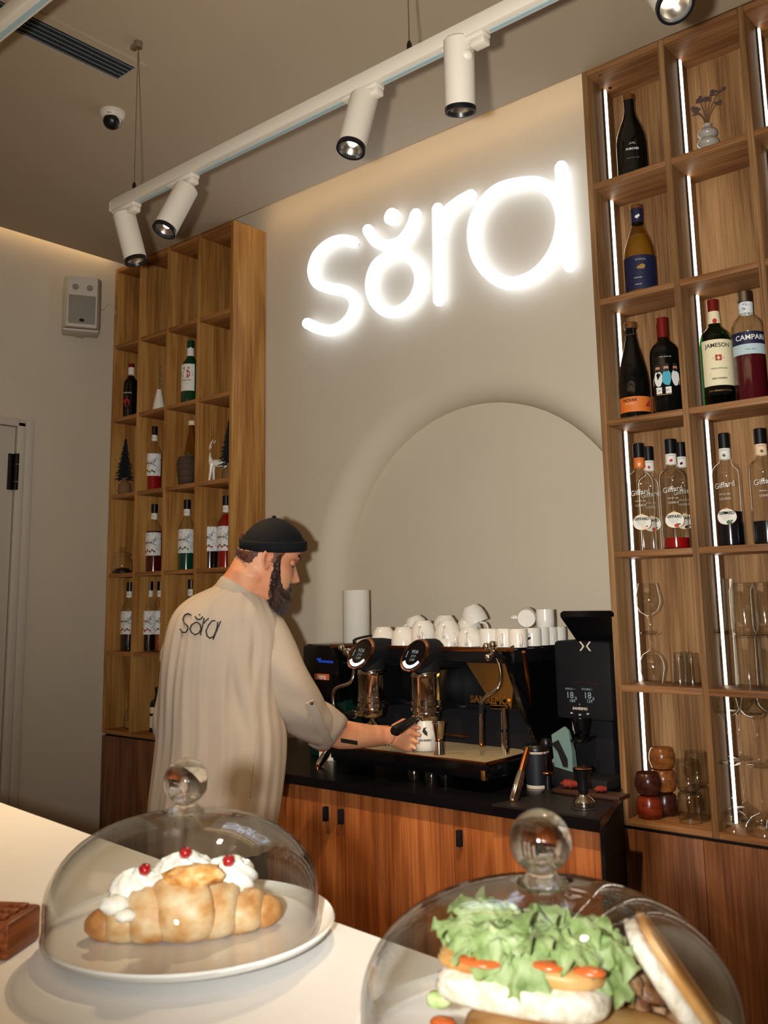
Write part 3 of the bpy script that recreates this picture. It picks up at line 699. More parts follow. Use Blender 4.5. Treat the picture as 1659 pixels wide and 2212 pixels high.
# ---- right shelf
Y2 = -.115
def onr(px, pz, y=Y2): return on(px, pz, y, rt)
bottle('wine_bottle', 'black wine bottle alone in the top compartment of the lit shelf', 'burg', 'gl_black', .0490, .305, onr(1368, 375), None, None, (.93, .995, 'foil_cork'), None,
       [(.14, .42, 1.2, 'gl_black', [(textpoly('PURCARI', .010, .0003), 'whiteink', .31, 0), (([(-.012, 0), (-.004, .007), (0, .003), (.004, .009), (.012, 0), (0, .002)], [(0, 1, 2, 3, 4, 5)]), 'grey_ink', .36, 0),
        (textpoly('NEGRU DE PURCARI', .0045), 'grey_ink', .21, 0)])])
bottle('wine_bottle', 'straw coloured wine bottle with navy label, second row', 'burg', 'gl_pale', .0490, .310, onr(1386, 630), None, (.66, 'liq_wine'), (.95, .995, 'foil_cork'),
       (.80, .945, 'navy', [(blob(.012, .014, 0, 0, 8, .5, 2), 'whiteink', .86, 0)]), [(.05, .41, 1.35, 'navy', [(textpoly('VIORICA', .0085, .0002), 'grey_ink', .36, 0), (textpoly('VINOHORA', .005), 'whiteink', .17, -.2), (textpoly('PURCARI', .005), 'whiteink', .10, -.2), (blob(.03, .016, .004, 0, 10, .5, 4), 'goldink', .29, 0)])])
bottle('sparkling_bottle', 'black sparkling wine bottle with orange label, wire over cork', 'champ', 'gl_black', .0480, .318, onr(1374, 902), None, None, (.935, 1., 'foil_cork'), None,
       [(.07, .22, 1.3, 'orange', [(textpoly('NOVAK', .013, .0004), 'ink', .185, -.35), (textpoly('BRUT ROSE', .005), 'cream', .15, -.35), (([(.0, 0), (.02, .022), (.02, 0)], [(0, 1, 2)]), 'redink', .12, .6)])])
q = MB(); b0 = bpy.data.objects['sparkling_bottle']
for k in range(4):
    a = k * PI / 2 + .4; q.tube([(.0185 * math.cos(a), .0185 * math.sin(a), .275), (.0175 * math.cos(a), .0175 * math.sin(a), .297), (0, 0, .302)], .0009, 5)
q.lathe([(.0185, .2745), (.0195, .276), (.0185, .2775)], 16, None, 0, 0); q.build('wire_cage', M['steel'], b0)
men = []
for k, x in enumerate((-.026, 0.0, .028)):
    men += [(blob(.027, .050, x, -.014, 12, .10, k), 'sky' if k == 1 else 'whiteink', .40, 0), (disc(.015, .021, 12, x, .017), 'skin_print', .40, 0),
            (blob(.014, .011, x, .010, 9, .15, k + 9), 'ink', .40, 0), (quadp(x - .0075, .022, x + .0075, .030), 'ink', .40, 0)]
bottle('wine_bottle', 'red capped wine bottle with three bearded men on its label', 'bord', 'gl_black', .0440, .312, onr(1443, 890), None, None, (.79, .995, 'foil_red'), None,
       [(.16, .58, 1.4, 'gl_black', [(quadp(-.045, -.034, .045, -.012), 'peach', .40, 0)] + men + [(textpoly('VINUL CELOR TREI', .0042), 'whiteink', .565, 0), (quadp(-.034, -.010, .012, .010), 'paper', .235, 0), (textpoly('Cei Trei..', .0115), 'ink', .235, -.28), (quadp(-.034, -.003, .012, -.001), 'goldink', .20, 0)])])
bottle('whiskey_bottle', 'green whiskey bottle with large cream label and red crest, red cap', 'whis', 'gl_green', .0455, .332, onr(1556, 876), None, (.55, 'liq_dark'), (.885, 1., 'foil_red'),
       (.77, .885, 'cream', [(disc(.013, .016), 'redink', .79, 0)]), [(.185, .60, 1.12, 'cream', [(textpoly('JAMESON', .0175, .0003), 'ink', .545, 0), (quadp(-.009, -.008, .009, .010), 'redink', .43, 0), (disc(.008, .008), 'cream', .43, 0), (textpoly('ESTD      1780', .006), 'grey_ink', .43, 0),
        (textpoly('TRIPLE DISTILLED', .0062, .0001), 'ink', .335, 0), (textpoly('IRISH WHISKEY', .0065, .0002), 'ink', .245, 0), (quadp(-.03, -.001, .03, .0), 'grey_ink', .30, 0), (quadp(-.03, -.001, .03, .0), 'grey_ink', .28, 0)]),
        (.10, .18, 1.12, 'gl_black', [(textpoly('John Jameson & Son', .0085), 'goldink', .14, 0)])])
bottle('bitter_bottle', 'clear bottle of dark red bitter with a pale blue label, screw cap', 'camp', 'gl_clear', .0460, .335, onr(1627, 866), None, (.48, 'liq_campari'), (.90, 1., 'steel'),
       (.80, .895, 'botan', []), [(.50, .61, 1.3, 'navy', [(textpoly('CAMPARI', .021, .0003), 'whiteink', .555, 0)]), (.41, .50, 1.3, 'label_blue', [(textpoly('Milano Bitter', .006), 'ink', .45, 0)])])
def liqueur(label, px, pz, y, neckm, flower, liq, lv, oval=True, rz=.42):
    lab = []
    if oval: lab = [(.25, .262, .05, 'paper', [(disc(.058, .046, 26), 'goldink', .255, -.05), (disc(.056, .044, 26), 'paper', .255, -.05), (textpoly('GIFFARD', .0115, .0004), 'ink', .285, -.05), (textpoly('1885', .007), 'goldink', .325, -.05), (blob(.015, .012, .006, 0, 9, .3, px), flower, .205, -.05), (blob(.007, .006, .014, .004, 7, .3, px + 1), 'leafink', .205, -.05)])]
    t = bottle('liqueur_bottle', label, 'liq', 'gl_clear', .0395, .330, onr(px, pz, y), 'clear liqueur bottles in the fourth row', (lv, liq) if liq else None, (.865, 1., 'black'),
               (.77, .862, neckm, [(blob(.010, .010, 0, -.004, 9, .3, px), flower, .81, 0), (textpoly('LIQUEUR', .0048), 'ink', .845, 0)]), lab, rz)
    mb = MB(); bent(mb, textpoly('Giffard', .022, .0003), .0405, .330 * .53, -.05, .12); bent(mb, textpoly('DEPUIS 1885', .006), .0405, .330 * .45, -.05)
    bent(mb, textpoly('LIQUEUR', .008), .0405, .330 * .41, -.05); mb.build('raised_lettering', M['whiteglass'], t, 0)
    return t
M['whiteglass'] = mat('embossed_glass', 'cfcabb', .25)
liqueur('clear liqueur bottle with orange neck label, leftmost in front', 1392, 1185, -.138, 'orange', 'peach', None, 0)
liqueur('liqueur bottle behind the orange necked one, red spot on its neck', 1413, 1183, -.0575, 'paper', 'redink', None, 0)
liqueur('liqueur bottle with a rose on its oval label, a little red left', 1462, 1180, -.138, 'paper', 'redink', 'liq_red', .1)
liqueur('liqueur bottle behind the rose one, green strip over its cap', 1484, 1178, -.0575, 'paper', 'liq_dkred', None, 0)
liqueur('half full dark liqueur bottle next to the second light strip', 1580, 1172, -.12, 'paper', 'leafink', 'liq_navy', .30, True, .2)
liqueur('dark liqueur bottle at the right edge, its back label turned out', 1660, 1168, -.12, 'peach', 'leafink', 'liq_navy', .2, False)
# ringed vase with dried flowers
t = thing('ringed_vase', 'grey vase of three stacked rings with dried lavender', 'vase', onr(1531, 322, -.10))
pr = []
for k, (zc, r, hz) in enumerate(((.020, .036, .020), (.056, .033, .018), (.088, .030, .016))):
    pr += [(r * (.62 + .38 * math.sin(PI * j / 8)), zc - hz + 2 * hz * j / 8) for j in range(9)]
pr += [(.013, .106), (.012, .114), (.014, .118), (.010, .118), (.010, .09)]
MB().lathe(pr, 28, None, 1, 0).build('body', mat('grey_glaze', 'a39c8f', .3, coat=.3), t)
lav = mat('dried_lavender', '5a4440', .9); sm = mat('dried_stem', '5c452c', .9)
for k, (dx, dz) in enumerate(((-.034, .07), (-.016, .09), (.004, .082), (.02, .1), (.042, .096), (-.026, .05), (.03, .06))):
    p0, p1 = V((0, 0, .11)), V((dx * 1.1, -.006 * (k % 3), .118 + dz))
    st = MB().tube([p0, p0.lerp(p1, .5) + V((-dx * .2, 0, .004)), p1], .0011, 5).build('stem', sm, t)
    mb = MB(); q = random.Random(k)
    for j in range(9):
        c = p1 + V((dx * .02 * j + q.uniform(-.005, .012), q.uniform(-.004, .004), q.uniform(-.01, .006))); mb.ball(c, .0042, 6, (1.4, 1, .8))
    mb.build('flower', lav, st)
# ---- glassware, fifth and sixth rows
SNI = [(.001, .0), (.031, .001), (.030, .003), (.008, .008), (.0045, .02), (.0045, .042), (.010, .052), (.030, .066), (.0405, .09), (.0405, .108), (.034, .135), (.0305, .152)]
COU = [(.001, 0), (.031, .001), (.029, .003), (.007, .008), (.0042, .02), (.0042, .108), (.010, .118), (.030, .130), (.043, .148), (.047, .172)]
def glassware(name, label, prof, loc, inv=False, group=None, k=1., foot=7, mat_='glass'):
    """stem glass: foot with stem, and bowl; turned over when inv"""
    t = thing(name, label, 'glass', loc, 0, group); hh = prof[-1][1]
    P = [(r * k, (hh - z if inv else z) * k) for r, z in prof]
    MB().lathe(P[:foot], 28, None, 0, 0).build('stem', M[mat_], t)
    inner = [(max(r - .0012, .001), z + (.0012 if not inv else -.0012)) for r, z in reversed(P[foot:])]
    MB().lathe(P[foot - 1:] + inner + [(.001, inner[-1][1])], 32, None, 0, 0).build('bowl', M[mat_], t)
    return t
g = 'brandy glasses stacked foot to foot'
x, y, z = onr(1413, 1478, -.11)
glassware('brandy_glass', 'upside-down brandy glass standing on its rim, lower of two', SNI, (x, y, z), True, g, .97)
glassware('brandy_glass', 'upright brandy glass balanced on the upturned foot, upper of two', SNI, (x, y, z + .152 * .97), False, g, .97)
def tumbler(name, label, r0, r1, hh, loc, inv=False, group=None, base=.006, rim=True):
    t = thing(name, label, 'glass', loc, 0, group)
    P = [(r0 - .002, 0), (r0, .003), (r1, hh)] if not isinstance(r1, list) else r1
    if inv: f = lambda q: [(r, hh - z) for r, z in q]
    else: f = lambda q: q
    inn = [(max(r - .0022, .001), max(z, base)) for r, z in reversed(P)]
    MB().lathe(f(P + inn[:-1] + [(P[1][0] - .004, base), (.001, base)]), 30, None, 1 if not inv else 1, 0).build('wall', M['glass'], t)
    MB().lathe(f([(.001, .0008), (r0 - .004, .0008), (r0 - .003, base - .0006), (.001, base - .0006)]), 24).build('thick_base', M['glass'], t)
    return t
for k, (px, pz, y) in enumerate(((1470, 1480, -.135), (1497, 1482, -.14), (1484, 1478, -.09))):
    tumbler('shot_glass', ['upside-down shot glass left in front, ribbed side, near brandy glasses', 'upside-down shot glass against the upright, right in front', 'upside-down shot glass at the back between two others'][k], .0185, .0225, .094, onr(px, pz, y), True, 'shot glasses beside the brandy glasses', .014)
g = 'tall glasses stacked in pairs'
x, y, z = onr(1569, 1478, -.115)
tumbler('highball_glass', 'lower tall glass in front of the light strip, fifth row', .035, .0365, .152, (x, y, z), True, g)
tumbler('highball_glass', 'upper tall glass in front of the light strip, fifth row', .035, .038, .150, (x, y, z + .153), False, g)
x, y, z = onr(1620, 1480, -.135)
CAN = [(.028, 0), (.035, .009), (.0368, .024), (.0368, .122), (.0312, .136), (.030, .145)]
tumbler('can_glass', 'lower can shaped glass, front, fifth row', .035, .0365, .145, (x, y, z), True, g)
tumbler('can_glass', 'upper can shaped glass with narrowed neck, fifth row', .033, CAN, .145, (x, y, z + .146), False, g)
x, y, z = onr(1664, 1478, -.10)
tumbler('can_glass', 'lower can shaped glass cut by the right edge, fifth row', .035, .0365, .145, (x, y, z), True, g)
tumbler('can_glass', 'upper can shaped glass cut by the right edge, fifth row', .033, CAN, .145, (x, y, z + .146), False, g)
cupw = [wood('cup_wood_' + n, a, b, c, 'X', .25, .5) for n, a, b, c in (('red', '5a1f10', '7a2f18', '8a3d20'), ('dark', '2c150e', '43221a', '552e20'), ('light', '6a3d1e', '8a5428', '9c6532'))]
CUP = [(.026, 0), (.036, .006), (.0435, .03), (.0425, .05), (.036, .070), (.033, .072), (.033, .066), (.039, .05), (.039, .03), (.03, .01), (.001, .008)]
def woodcup(label, loc, m, inv=False, k=.88):
    t = thing('wooden_cup', label, 'cup', loc, rnd.uniform(0, 6), 'turned wooden cups')
    P = [(r * k, (.072 - z if inv else z) * k) for r, z in CUP]
    MB().lathe(P[:6], 30, None, 1, 0).build('body', cupw[m], t); MB().lathe(P[5:], 30, None, 0, 0).build('inside', cupw[m], t); return t
x, y, z = onr(1404, 1762, -.150); h = .072 * .88 + .0005
woodcup('reddish wooden cup upside down at the bottom of front stack', (x, y, z), 0, True); woodcup('dark wooden cup upright on the reddish one', (x, y, z + h), 1)
x, y, z = onr(1437, 1752, -.085)
woodcup('dark wooden cup bottom of the back stack', (x, y, z), 1, True); woodcup('brown wooden cup middle of the back stack', (x, y, z + h), 2); woodcup('light brown wooden cup on top of the back stack', (x, y, z + 2 * h), 2)
g = 'stemless tumblers stacked rim to rim'
STM = [(.024, 0), (.031, .006), (.0365, .03), (.0355, .05), (.031, .085)]
for k, (px, pz, yy, hh) in enumerate(((1492, 1772, -.135, .085), (1512, 1768, -.075, .093))):
    x, y, z = onr(px, pz, yy)
    tumbler('stemless_tumbler', 'lower stemless tumbler ' + ('in front beside the wooden cups' if k == 0 else 'at the back by the upright'), .03, [(r, q * hh / .085) for r, q in STM], hh, (x, y, z), True, g)
    tumbler('stemless_tumbler', 'upper stemless tumbler ' + ('in front beside the wooden cups' if k == 0 else 'at the back by the upright'), .03, [(r, q * hh / .085) for r, q in STM], hh, (x, y, z + hh + .001), False, g)
g = 'coupe glasses stacked foot to foot'
for k, (px, pz, yy, where) in enumerate(((1586, 1792, -.150, 'front pair by the light strip'), (1612, 1780, -.062, 'back pair behind the front one'), (1652, 1800, -.150, 'front pair at the right edge'), (1690, 1786, -.062, 'back pair cut by the right edge'))):
    x, y, z = onr(px, pz, yy)
    glassware('coupe_glass', 'upside-down coupe, lower of the ' + where, COU, (x, y, z), True, g, 1.03); glassware('coupe_glass', 'upright coupe, upper of the ' + where, COU, (x, y, z + .172 * 1.03), False, g, 1.03)
# ============================================================ espresso machine and what stands on the worktop
MX, MY, MZ = -1.90, -.30, CT
em = thing('espresso_machine', 'black and chrome two-group espresso machine with gold panel on worktop', 'coffee machine', (MX, MY, MZ))
E0 = V((MX, MY, MZ))
def mw(o_mb, name, m, par=em, smooth=40):       # mesh written in room coordinates
    bmesh.ops.translate(o_mb.bm, verts=o_mb.bm.verts[:], vec=-E0); return o_mb.build(name, m, par, smooth)
X0, X1, ZT = -2.30, -1.565, 1.306
mb = MB().bar((X0 + .03, -.225, .985), (X1 - .03, -.03, 1.262), .006)
mw(mb, 'body', 'black')
mw(MB().bar((X0 - .03, -.372, 1.262), (X1 + .0, -.02, ZT), .008), 'top_box', 'black')
mw(MB().bar((X0 - .03, -.376, ZT - .010), (X1 + .0, -.371, ZT + .004), .001), 'front_trim', 'copper')
mw(MB().bar((X0 - .02, -.36, ZT), (X1 - .01, -.03, ZT + .003)), 'cup_tray', 'blackm')
# side cheeks: slanted plates
for x in (X0 + .012, X1 - .028):
    P = [(-.40, 1.30), (-.03, 1.30), (-.03, .96), (-.20, .96), (-.30, 1.10)]
    mw(MB().loft([[V((x, y, z)) for y, z in P], [V((x + .016, y, z)) for y, z in P]]), 'side_plate', 'blackg', smooth=20)
mw(MB().tube([onY(1131, 1408, -.37), onY(1139, 1460, -.33), onY(1146, 1525, -.27)], .006, 8), 'side_rod', 'copper')
# cup rails
def rail(name, P): return mw(MB().tube(smoothpath(P, 4), .0038, 8), name, 'black')
rail('cup_rail', [V((X1 - .02, -.35, ZT + .002)), V((X1 - .02, -.34, ZT + .008)), V((X1 - .02, -.12, ZT + .055)), V((X1 - .02, -.085, ZT + .05)), V((X1 - .02, -.07, ZT + .002))])
rail('cup_rail', [V((X0 + .06, -.345, ZT + .002)), V((X0 + .058, -.335, ZT + .022)), V((X0 + .02, -.15, ZT + .03)), V((X0 + .02, -.1, ZT + .002))])
# steel line across the splash panel
mw(MB().bar((X0 + .04, -.232, 1.106), (-1.86, -.224, 1.112)), 'splash_trim', 'steel')
mw(MB().bar((X0 + .04, -.228, .99), (X1 - .04, -.2245, 1.10)), 'splash_panel', 'blackm')
mw(MB().bar((-1.94, -.236, 1.012), (-1.84, -.224, 1.019), .002), 'splash_handle', 'copper')
# gold panel and raised maker's lettering
gy = -.262
G = [onY(*p, gy) for p in ((1004, 1426), (1112, 1424), (1103, 1512), (1052, 1503))]
mw(MB().loft([G, [p + V((0, .035, 0)) for p in G]]), 'gold_panel', 'gold', smooth=0)
G = [onY(*p, gy - .005) for p in ((1096, 1424), (1116, 1424), (1104, 1532), (1094, 1515))]
mw(MB().loft([G, [p + V((0, .03, 0)) for p in G]]), 'gold_panel', 'gold', smooth=0)
p = onY(1056, 1513, gy - .012)
mb = MB(); vs, fs = textpoly('SANREMO', .030, .0012)
mb.mesh([(x * 1.05, 0, z) for x, z in vs], fs); r = bmesh.ops.extrude_face_region(mb.bm, geom=mb.bm.faces[:])
bmesh.ops.translate(mb.bm, verts=[v for v in r['geom'] if isinstance(v, bmesh.types.BMVert)], vec=(0, .008, 0))
bmesh.ops.translate(mb.bm, verts=mb.bm.verts[:], vec=p); mw(mb, 'raised_lettering', 'gold', smooth=0)
mw(MB().bar((p.x - .085, gy - .02, p.z - .022), (p.x + .07, gy + .03, p.z - .014)), 'lettering_ledge', 'black')
q = onY(1077, 1526, gy - .015); mw(MB().bar((q.x - .03, gy - .02, q.z - .009), (q.x + .028, gy + .02, q.z + .004), .002), 'gold_step', 'gold')
# groups
def group(gx, num):
    gyc, zc = -.405, 1.286; r = .047
    yf = gyc - .052
    rings = []
    N_ = 32
    def ring(rad, y0, sl): return [V((gx + rad * math.cos(2 * PI * i / N_), y0 + sl * rad * math.sin(2 * PI * i / N_), zc + rad * math.sin(2 * PI * i / N_))) for i in range(N_)]
    SL = .72
    h = mw(MB().loft([ring(r - .004, yf - .004, SL), ring(r + .001, yf, SL), ring(r + .002, yf + .02, SL), ring(r, -.33, .2), ring(r - .004, -.24, 0)], 1, 1), 'group_head', 'blackm')
    mb = MB(); mb.loft([ring(r - .0045, yf - .0035, SL), ring(r - .001, yf - .009, SL), ring(r + .0025, yf - .004, SL), ring(r + .003, yf + .001, SL)], 0, 0); mw(mb, 'display_ring', 'copper', h)
    h2 = h
    # display face basis
    n = V((0, -1, SL)).normalized(); u = V((1, 0, 0)); w = V((0, SL, 1)).normalized(); c = V((gx, yf - .0052, zc))
    T = Matrix((u, -n, w)).transposed().to_4x4(); T.translation = c
    k = math.hypot(1, SL)
    mb = MB(); flat(mb, disc(.084, .084 * k, 28), T); mw(mb, 'display_glass', 'blackg', h, 0)
    T.translation = c + n * .0012
    mb = MB(); flat(mb, ([(x * 1, z + .012) for x, z in textpoly(num, .019)[0]], textpoly(num, .019)[1]), T)
    for s_, z in (('27.0', -.004), ('2.80', -.017)): flat(mb, ([(x, q_ + z) for x, q_ in textpoly(s_, .012)[0]], textpoly(s_, .012)[1]), T)
    for j in range(4): flat(mb, quadp(-.030, -.008 + j * .006, -.026, -.004 + j * .006), T)
    mw(mb, 'display_digits', 'screen2', h, 0)
    for j in range(4):
        mb = MB(); a0 = PI * (1.18 + j * .165); a1 = a0 + PI * .15; P = []
        for i in range(7):
            a = a0 + (a1 - a0) * i / 6
            P += [(.030 * math.cos(a), .030 * k * math.sin(a)), (.0395 * math.cos(a), .0395 * k * math.sin(a))]
        flat(mb, (P, [(2 * i, 2 * i + 2, 2 * i + 3, 2 * i + 1) for i in range(6)]), T); mw(mb, 'lit_button', 'screen', h, 0)
    TZ_ = Matrix.Translation((gx, gyc, 0))
    mw(MB().lathe([(.040, 1.282), (.046, 1.27), (.046, 1.228), (.044, 1.226)], 32, TZ_), 'group_neck', 'blackm')
    mw(MB().lathe([(.0475, 1.232), (.049, 1.230), (.049, 1.214), (.0475, 1.212), (.0475, 1.146), (.050, 1.144), (.050, 1.130), (.045, 1.126)], 36, TZ_), 'group_cylinder', 'chrome')
    for a in (-1.9, -1.2): mw(MB().ball((gx + .049 * math.cos(a), gyc + .049 * math.sin(a), 1.216), .004, 8), 'bolt', 'copper')
    mw(MB().bar((gx - .012, gyc + .045, 1.108), (gx + .012, -.22, 1.235), .004), 'group_arm', 'black')
    mw(MB().lathe([(.047, 1.127), (.052, 1.124), (.052, 1.113), (.046, 1.110)], 32, TZ_), 'locking_ring', 'chrome')
    return gyc
def portafilter(gx, gyc, hdir, naked):
    TZ_ = Matrix.Translation((gx, gyc, 0))
    pf = mw(MB().lathe([(.044, 1.111), (.045, 1.108), (.043, 1.088), (.034, 1.078), (.012, 1.074), (.001, 1.074)], 30, TZ_), 'portafilter', 'chrome')
    h0, h1 = V((gx, gyc, 1.092)) + hdir * .04, V((gx, gyc, 1.092)) + hdir * .066
    mw(MB().tube([h0, h1], [.010, .008], 12), 'portafilter_neck', 'chrome', pf)
    e = h1 + hdir * .12 + V((0, 0, -.016))
    mw(MB().tube([h1 - hdir * .002, h1 + hdir * .006], .0145, 16), 'ferrule', 'chrome', pf)
    mw(MB().tube([h1 + hdir * .004, h1 + hdir * .02, h1.lerp(e, .5), e - hdir * .01, e], [.011, .0135, .015, .0165, .012], 16), 'portafilter_handle', 'black', pf)
    for s in (-1, 1):
        d = V((s, 0, 0)); b = V((gx, gyc, 1.073))
        mw(MB().tube(smoothpath([b, b + d * .006 - V((0, 0, .012)), b + d * .02 - V((0, 0, .022)), b + d * .026 - V((0, 0, .036))], 3), .0065, 10), 'spout', 'chrome', pf)
gxA, gxB = -2.108, -1.880
gyc = group(gxA, '926'); group(gxB, '906')
portafilter(gxA, gyc, (V((-.06, -.16, -.002))).normalized(), 0)
portafilter(gxB, gyc, (onY(856, 1566, -.575) - V((gxB, gyc, 1.092))).normalized(), 0)
# steam taps with their wands
def steam(px, py, yv, path, knobdir):
    c = onY(px, py, yv)
    v = mw(MB().ball(c, .017, 16).tube([c, c + V((0, .09, 0))], .011, 12), 'steam_valve', 'chrome')
    for d in knobdir:
        mw(MB().tube([c, c + V(d) * .03], .008, 10).ball(c + V(d) * .032, .0125, 12), 'valve_knob', 'chrome', v)
    P = [onY(a, b, yy) for a, b, yy in path]
    w = mw(MB().tube(smoothpath(P, 5), .0062, 10), 'steam_wand', 'chrome')
    return c, P, w
c, P, w = steam(752, 1410, -.40, [(752, 1410, -.40), (764, 1428, -.41), (765, 1452, -.42), (757, 1474, -.43), (728, 1486, -.45), (720, 1502, -.45), (723, 1545, -.45), (724, 1580, -.45)], [(-.6, -.4, .5), (.9, 0, .3)])
c, P, w = steam(1068, 1408, -.37, [(1068, 1408, -.37), (1080, 1440, -.38), (1081, 1474, -.39), (1072, 1490, -.40), (1050, 1504, -.41), (1040, 1525, -.41), (1040, 1570, -.41), (1040, 1608, -.41)], [(-.7, -.3, .5), (-.3, -.6, -.5), (.2, -.5, .7)])
mw(MB().tube([c + V((.01, -.005, -.005)), c + V((.062, -.02, -.02))], [.012, .0135], 14), 'tap_lever', 'blackg')
mw(MB().ball(P[-1], .0085, 10), 'wand_tip', 'copper', w)
mw(MB().tube([P[4].lerp(P[5], .8), P[5], P[5].lerp(P[6], .35)], .0085, 10), 'rubber_sleeve', 'blackm', w)
# water post and drip tray
a, b = onY(1088, 1530, -.33), onY(1092, 1632, -.33)
ps = mw(MB().tube([a, a.lerp(b, .45)], .011, 14), 'post', 'chrome'); mw(MB().tube([a.lerp(b, .44), a.lerp(b, .50)], .0095, 14), 'post_ring', 'black', ps)
mw(MB().tube([a.lerp(b, .5), b], .012, 14), 'post_lower', 'chrome', ps)
DX0, DX1, DY0, DY1, DZ = -2.205, -1.588, -.505, -.225, .992
tr = mw(MB().bar((DX0, DY0, DZ - .040), (DX1, DY0 + .012, DZ - .002), .002).bar((DX0, DY0 + .01, DZ - .05), (DX1, DY1, DZ - .012), .002), 'drip_tray', 'blackg')
mw(MB().bar((DX0, DY0 - .002, DZ - .005), (DX1, DY0 + .006, DZ + .001), .001), 'tray_rim', 'copper', tr)
mw(MB().bar((DX0, DY0, DZ - .01), (DX0 + .006, DY1, DZ + .001), .001), 'tray_rim', 'copper', tr)
mw(MB().bar((DX1 - .006, DY0, DZ - .01), (DX1, DY1, DZ + .001), .001), 'tray_rim', 'copper', tr)
mb = MB()
for i in range(62): x = DX0 + .012 + i * (DX1 - DX0 - .024) / 61; mb.bar((x - .0021, DY0 + .008, DZ - .004), (x + .0021, DY1, DZ - .0005))
for i in range(9): y = DY0 + .02 + i * (DY1 - DY0 - .03) / 8; mb.bar((DX0 + .006, y - .002, DZ - .007), (DX1 - .006, y + .002, DZ - .003))
M['grate'] = mat('spotlit_steel', 'cbb892', .42, metal=.45)  # golden light of the spots put into the steel's colour
tag(mw(mb, 'drip_grate', 'grate', tr, 0), kind='stuff')
mw(MB().bar((DX1 - .018, DY0 - .004, DZ - .05), (DX1 - .004, DY0 + .01, DZ - .022), .002), 'tray_catch', 'gold', tr)
mw(MB().bar((X0 + .06, -.25, .945), (X1 - .06, -.04, .99)), 'underbody', 'blackm')
for (px, py), tp in (((686, 1655), (722, 1604)), ((1108, 1733), (1136, 1630))):
    f = onZ(px, py, CT + .004); u = onY(*tp, f.y + .10); d = (u - f).normalized()
    lg = mw(MB().tube([f, f + d * .012, f + d * .05, f.lerp(u, .62)], [.009, .0125, .0135, .0115], 16), 'leg', 'chrome')
    mw(MB().tube([f.lerp(u, .6), u + d * .02], [.0095, .0085], 12), 'leg_upper', 'black' if px < 900 else 'copper', lg)
    mw(MB().lathe([(.013, -.004), (.013, 0), (.006, .003), (.001, .003)], 16, Matrix.Translation(f)), 'leg_foot', 'copper', lg)
for x in (X0 + .09, X1 - .09):
    mw(MB().lathe([(.018, CT), (.016, .95)], 14, Matrix.Translation((x, -.08, 0))), 'rear_leg', 'black')

# cups on the cup tray ---------------------------------------------------
def cupmesh(name, r, hh, kind):
    """built standing upright, handle towards +X"""
    t = bpy.data.objects.new(name, None); COL.objects.link(t)
    P = [(r * .55, 0), (r * .62, .004), (r * .84, hh * .28), (r * .97, hh * .62), (r, hh), (r - .0025, hh), (r * .94, hh * .62), (r * .8, hh * .3), (r * .5, .007), (.001, .006)] if kind == 0 else \
        [(r * .9, 0), (r * .97, .004), (r, hh * .4), (r * .97, hh), (r * .97 - .0025, hh), (r * .95, hh * .4), (r * .85, .008), (.001, .007)]
    MB().lathe(P, 26, None, 1, 0).build('cup_body', M['ceramic'], t)
    a = r * (.95 if kind == 0 else .97)
    MB().tube(smoothpath([(a, 0, hh * .82), (a + .016, 0, hh * .86), (a + .022, 0, hh * .62), (a + .014, 0, hh * .36), (a - .004, 0, hh * .30)], 4), .0042, 8).build('handle', M['ceramic'], t)
    return t
Zc = ZT + .0032
big = cupmesh('coffee_cup', .043, .060, 0); small = cupmesh('espresso_cup', .030, .056, 1); used = set()
def cup(proto, label, px, y, lift=0., inv=True, rz=0., tip=None, grp='white cups piled on the coffee machine'):
    o = proto if proto not in used else dup(proto); used.add(proto)
    hh = .060 if proto is big else .056
    x = onY(px, 1388, y).x; tag(o, label, 'cup', grp)
    o.location = (x, y, Zc + lift + (hh if inv else 0)); o.rotation_euler = (PI if inv else 0, 0, rz)
    if tip: o.rotation_euler = tip
    return o
F, B = -.315, -.20
cup(big, 'upside-down cup at the far left of the pile', 829, F, 0, 1, 2.2)
cup(big, 'upside-down cup second from the left, bottom row', 872, F, 0, 1, 2.6)
cup(big, 'third cup from the left, lower one of a nested pair', 915, F, 0, 1, -1.0)
cup(big, 'third cup from the left, upper one with handle to the front', 915, F, .021, 1, -1.2)
cup(big, 'middle front cup, lower one of a nested pair', 970, F, 0, 1, -.6)
cup(big, 'middle front cup, upper one with handle to the front', 968, F, .021, 1, -1.2)
cup(big, 'front cup right of the middle pair, handle to the front', 1016, F + .01, 0, 1, -1.2)
cup(big, 'cup on the back row left, under the tilted one', 882, B, 0, 1, 2.0); cup(big, 'tilted cup on the back row left, handle up', 893, B, .032, 1, -1.9, (PI + .25, .2, -1.6))
cup(big, 'cup on the back row middle, below another', 955, B, 0, 1, 1.2); cup(big, 'upper cup on the back row middle, handle to the right', 962, B, .036, 1, -.5)
cup(big, 'lower cup of the tallest stack at the back', 1014, B, 0, 1, .6); cup(big, 'middle cup of the tallest stack', 1014, B, .030, 1, .7)
cup(big, 'topmost cup of the whole pile, tipped, handle to the left', 1017, B, .066, 1, 2.6, (PI - .28, .2, 2.7))
g2 = 'straight white espresso cups on the coffee machine'
for px, y, l, rz, lab in ((1056, F, 0, 1.9, 'straight espresso cup, first right of the round cups'), (1090, F + .01, 0, -1.2, 'straight espresso cup with its handle to the front, middle'), (1119, F, 0, -.8, 'straight espresso cup by the rail corner, front'),
        (1150, B - .02, 0, -1.4, 'espresso cup behind the rail, first in the side row'), (1168, B + .03, 0, -1.3, 'espresso cup behind the rail, second in the side row'), (1186, B + .07, 0, -1.3, 'espresso cup behind the rail, third in the side row'), (1204, B + .105, 0, -1.3, 'espresso cup behind the rail, last in the side row')):
    cup(small, lab, px, y, l, 1, rz, None, g2)
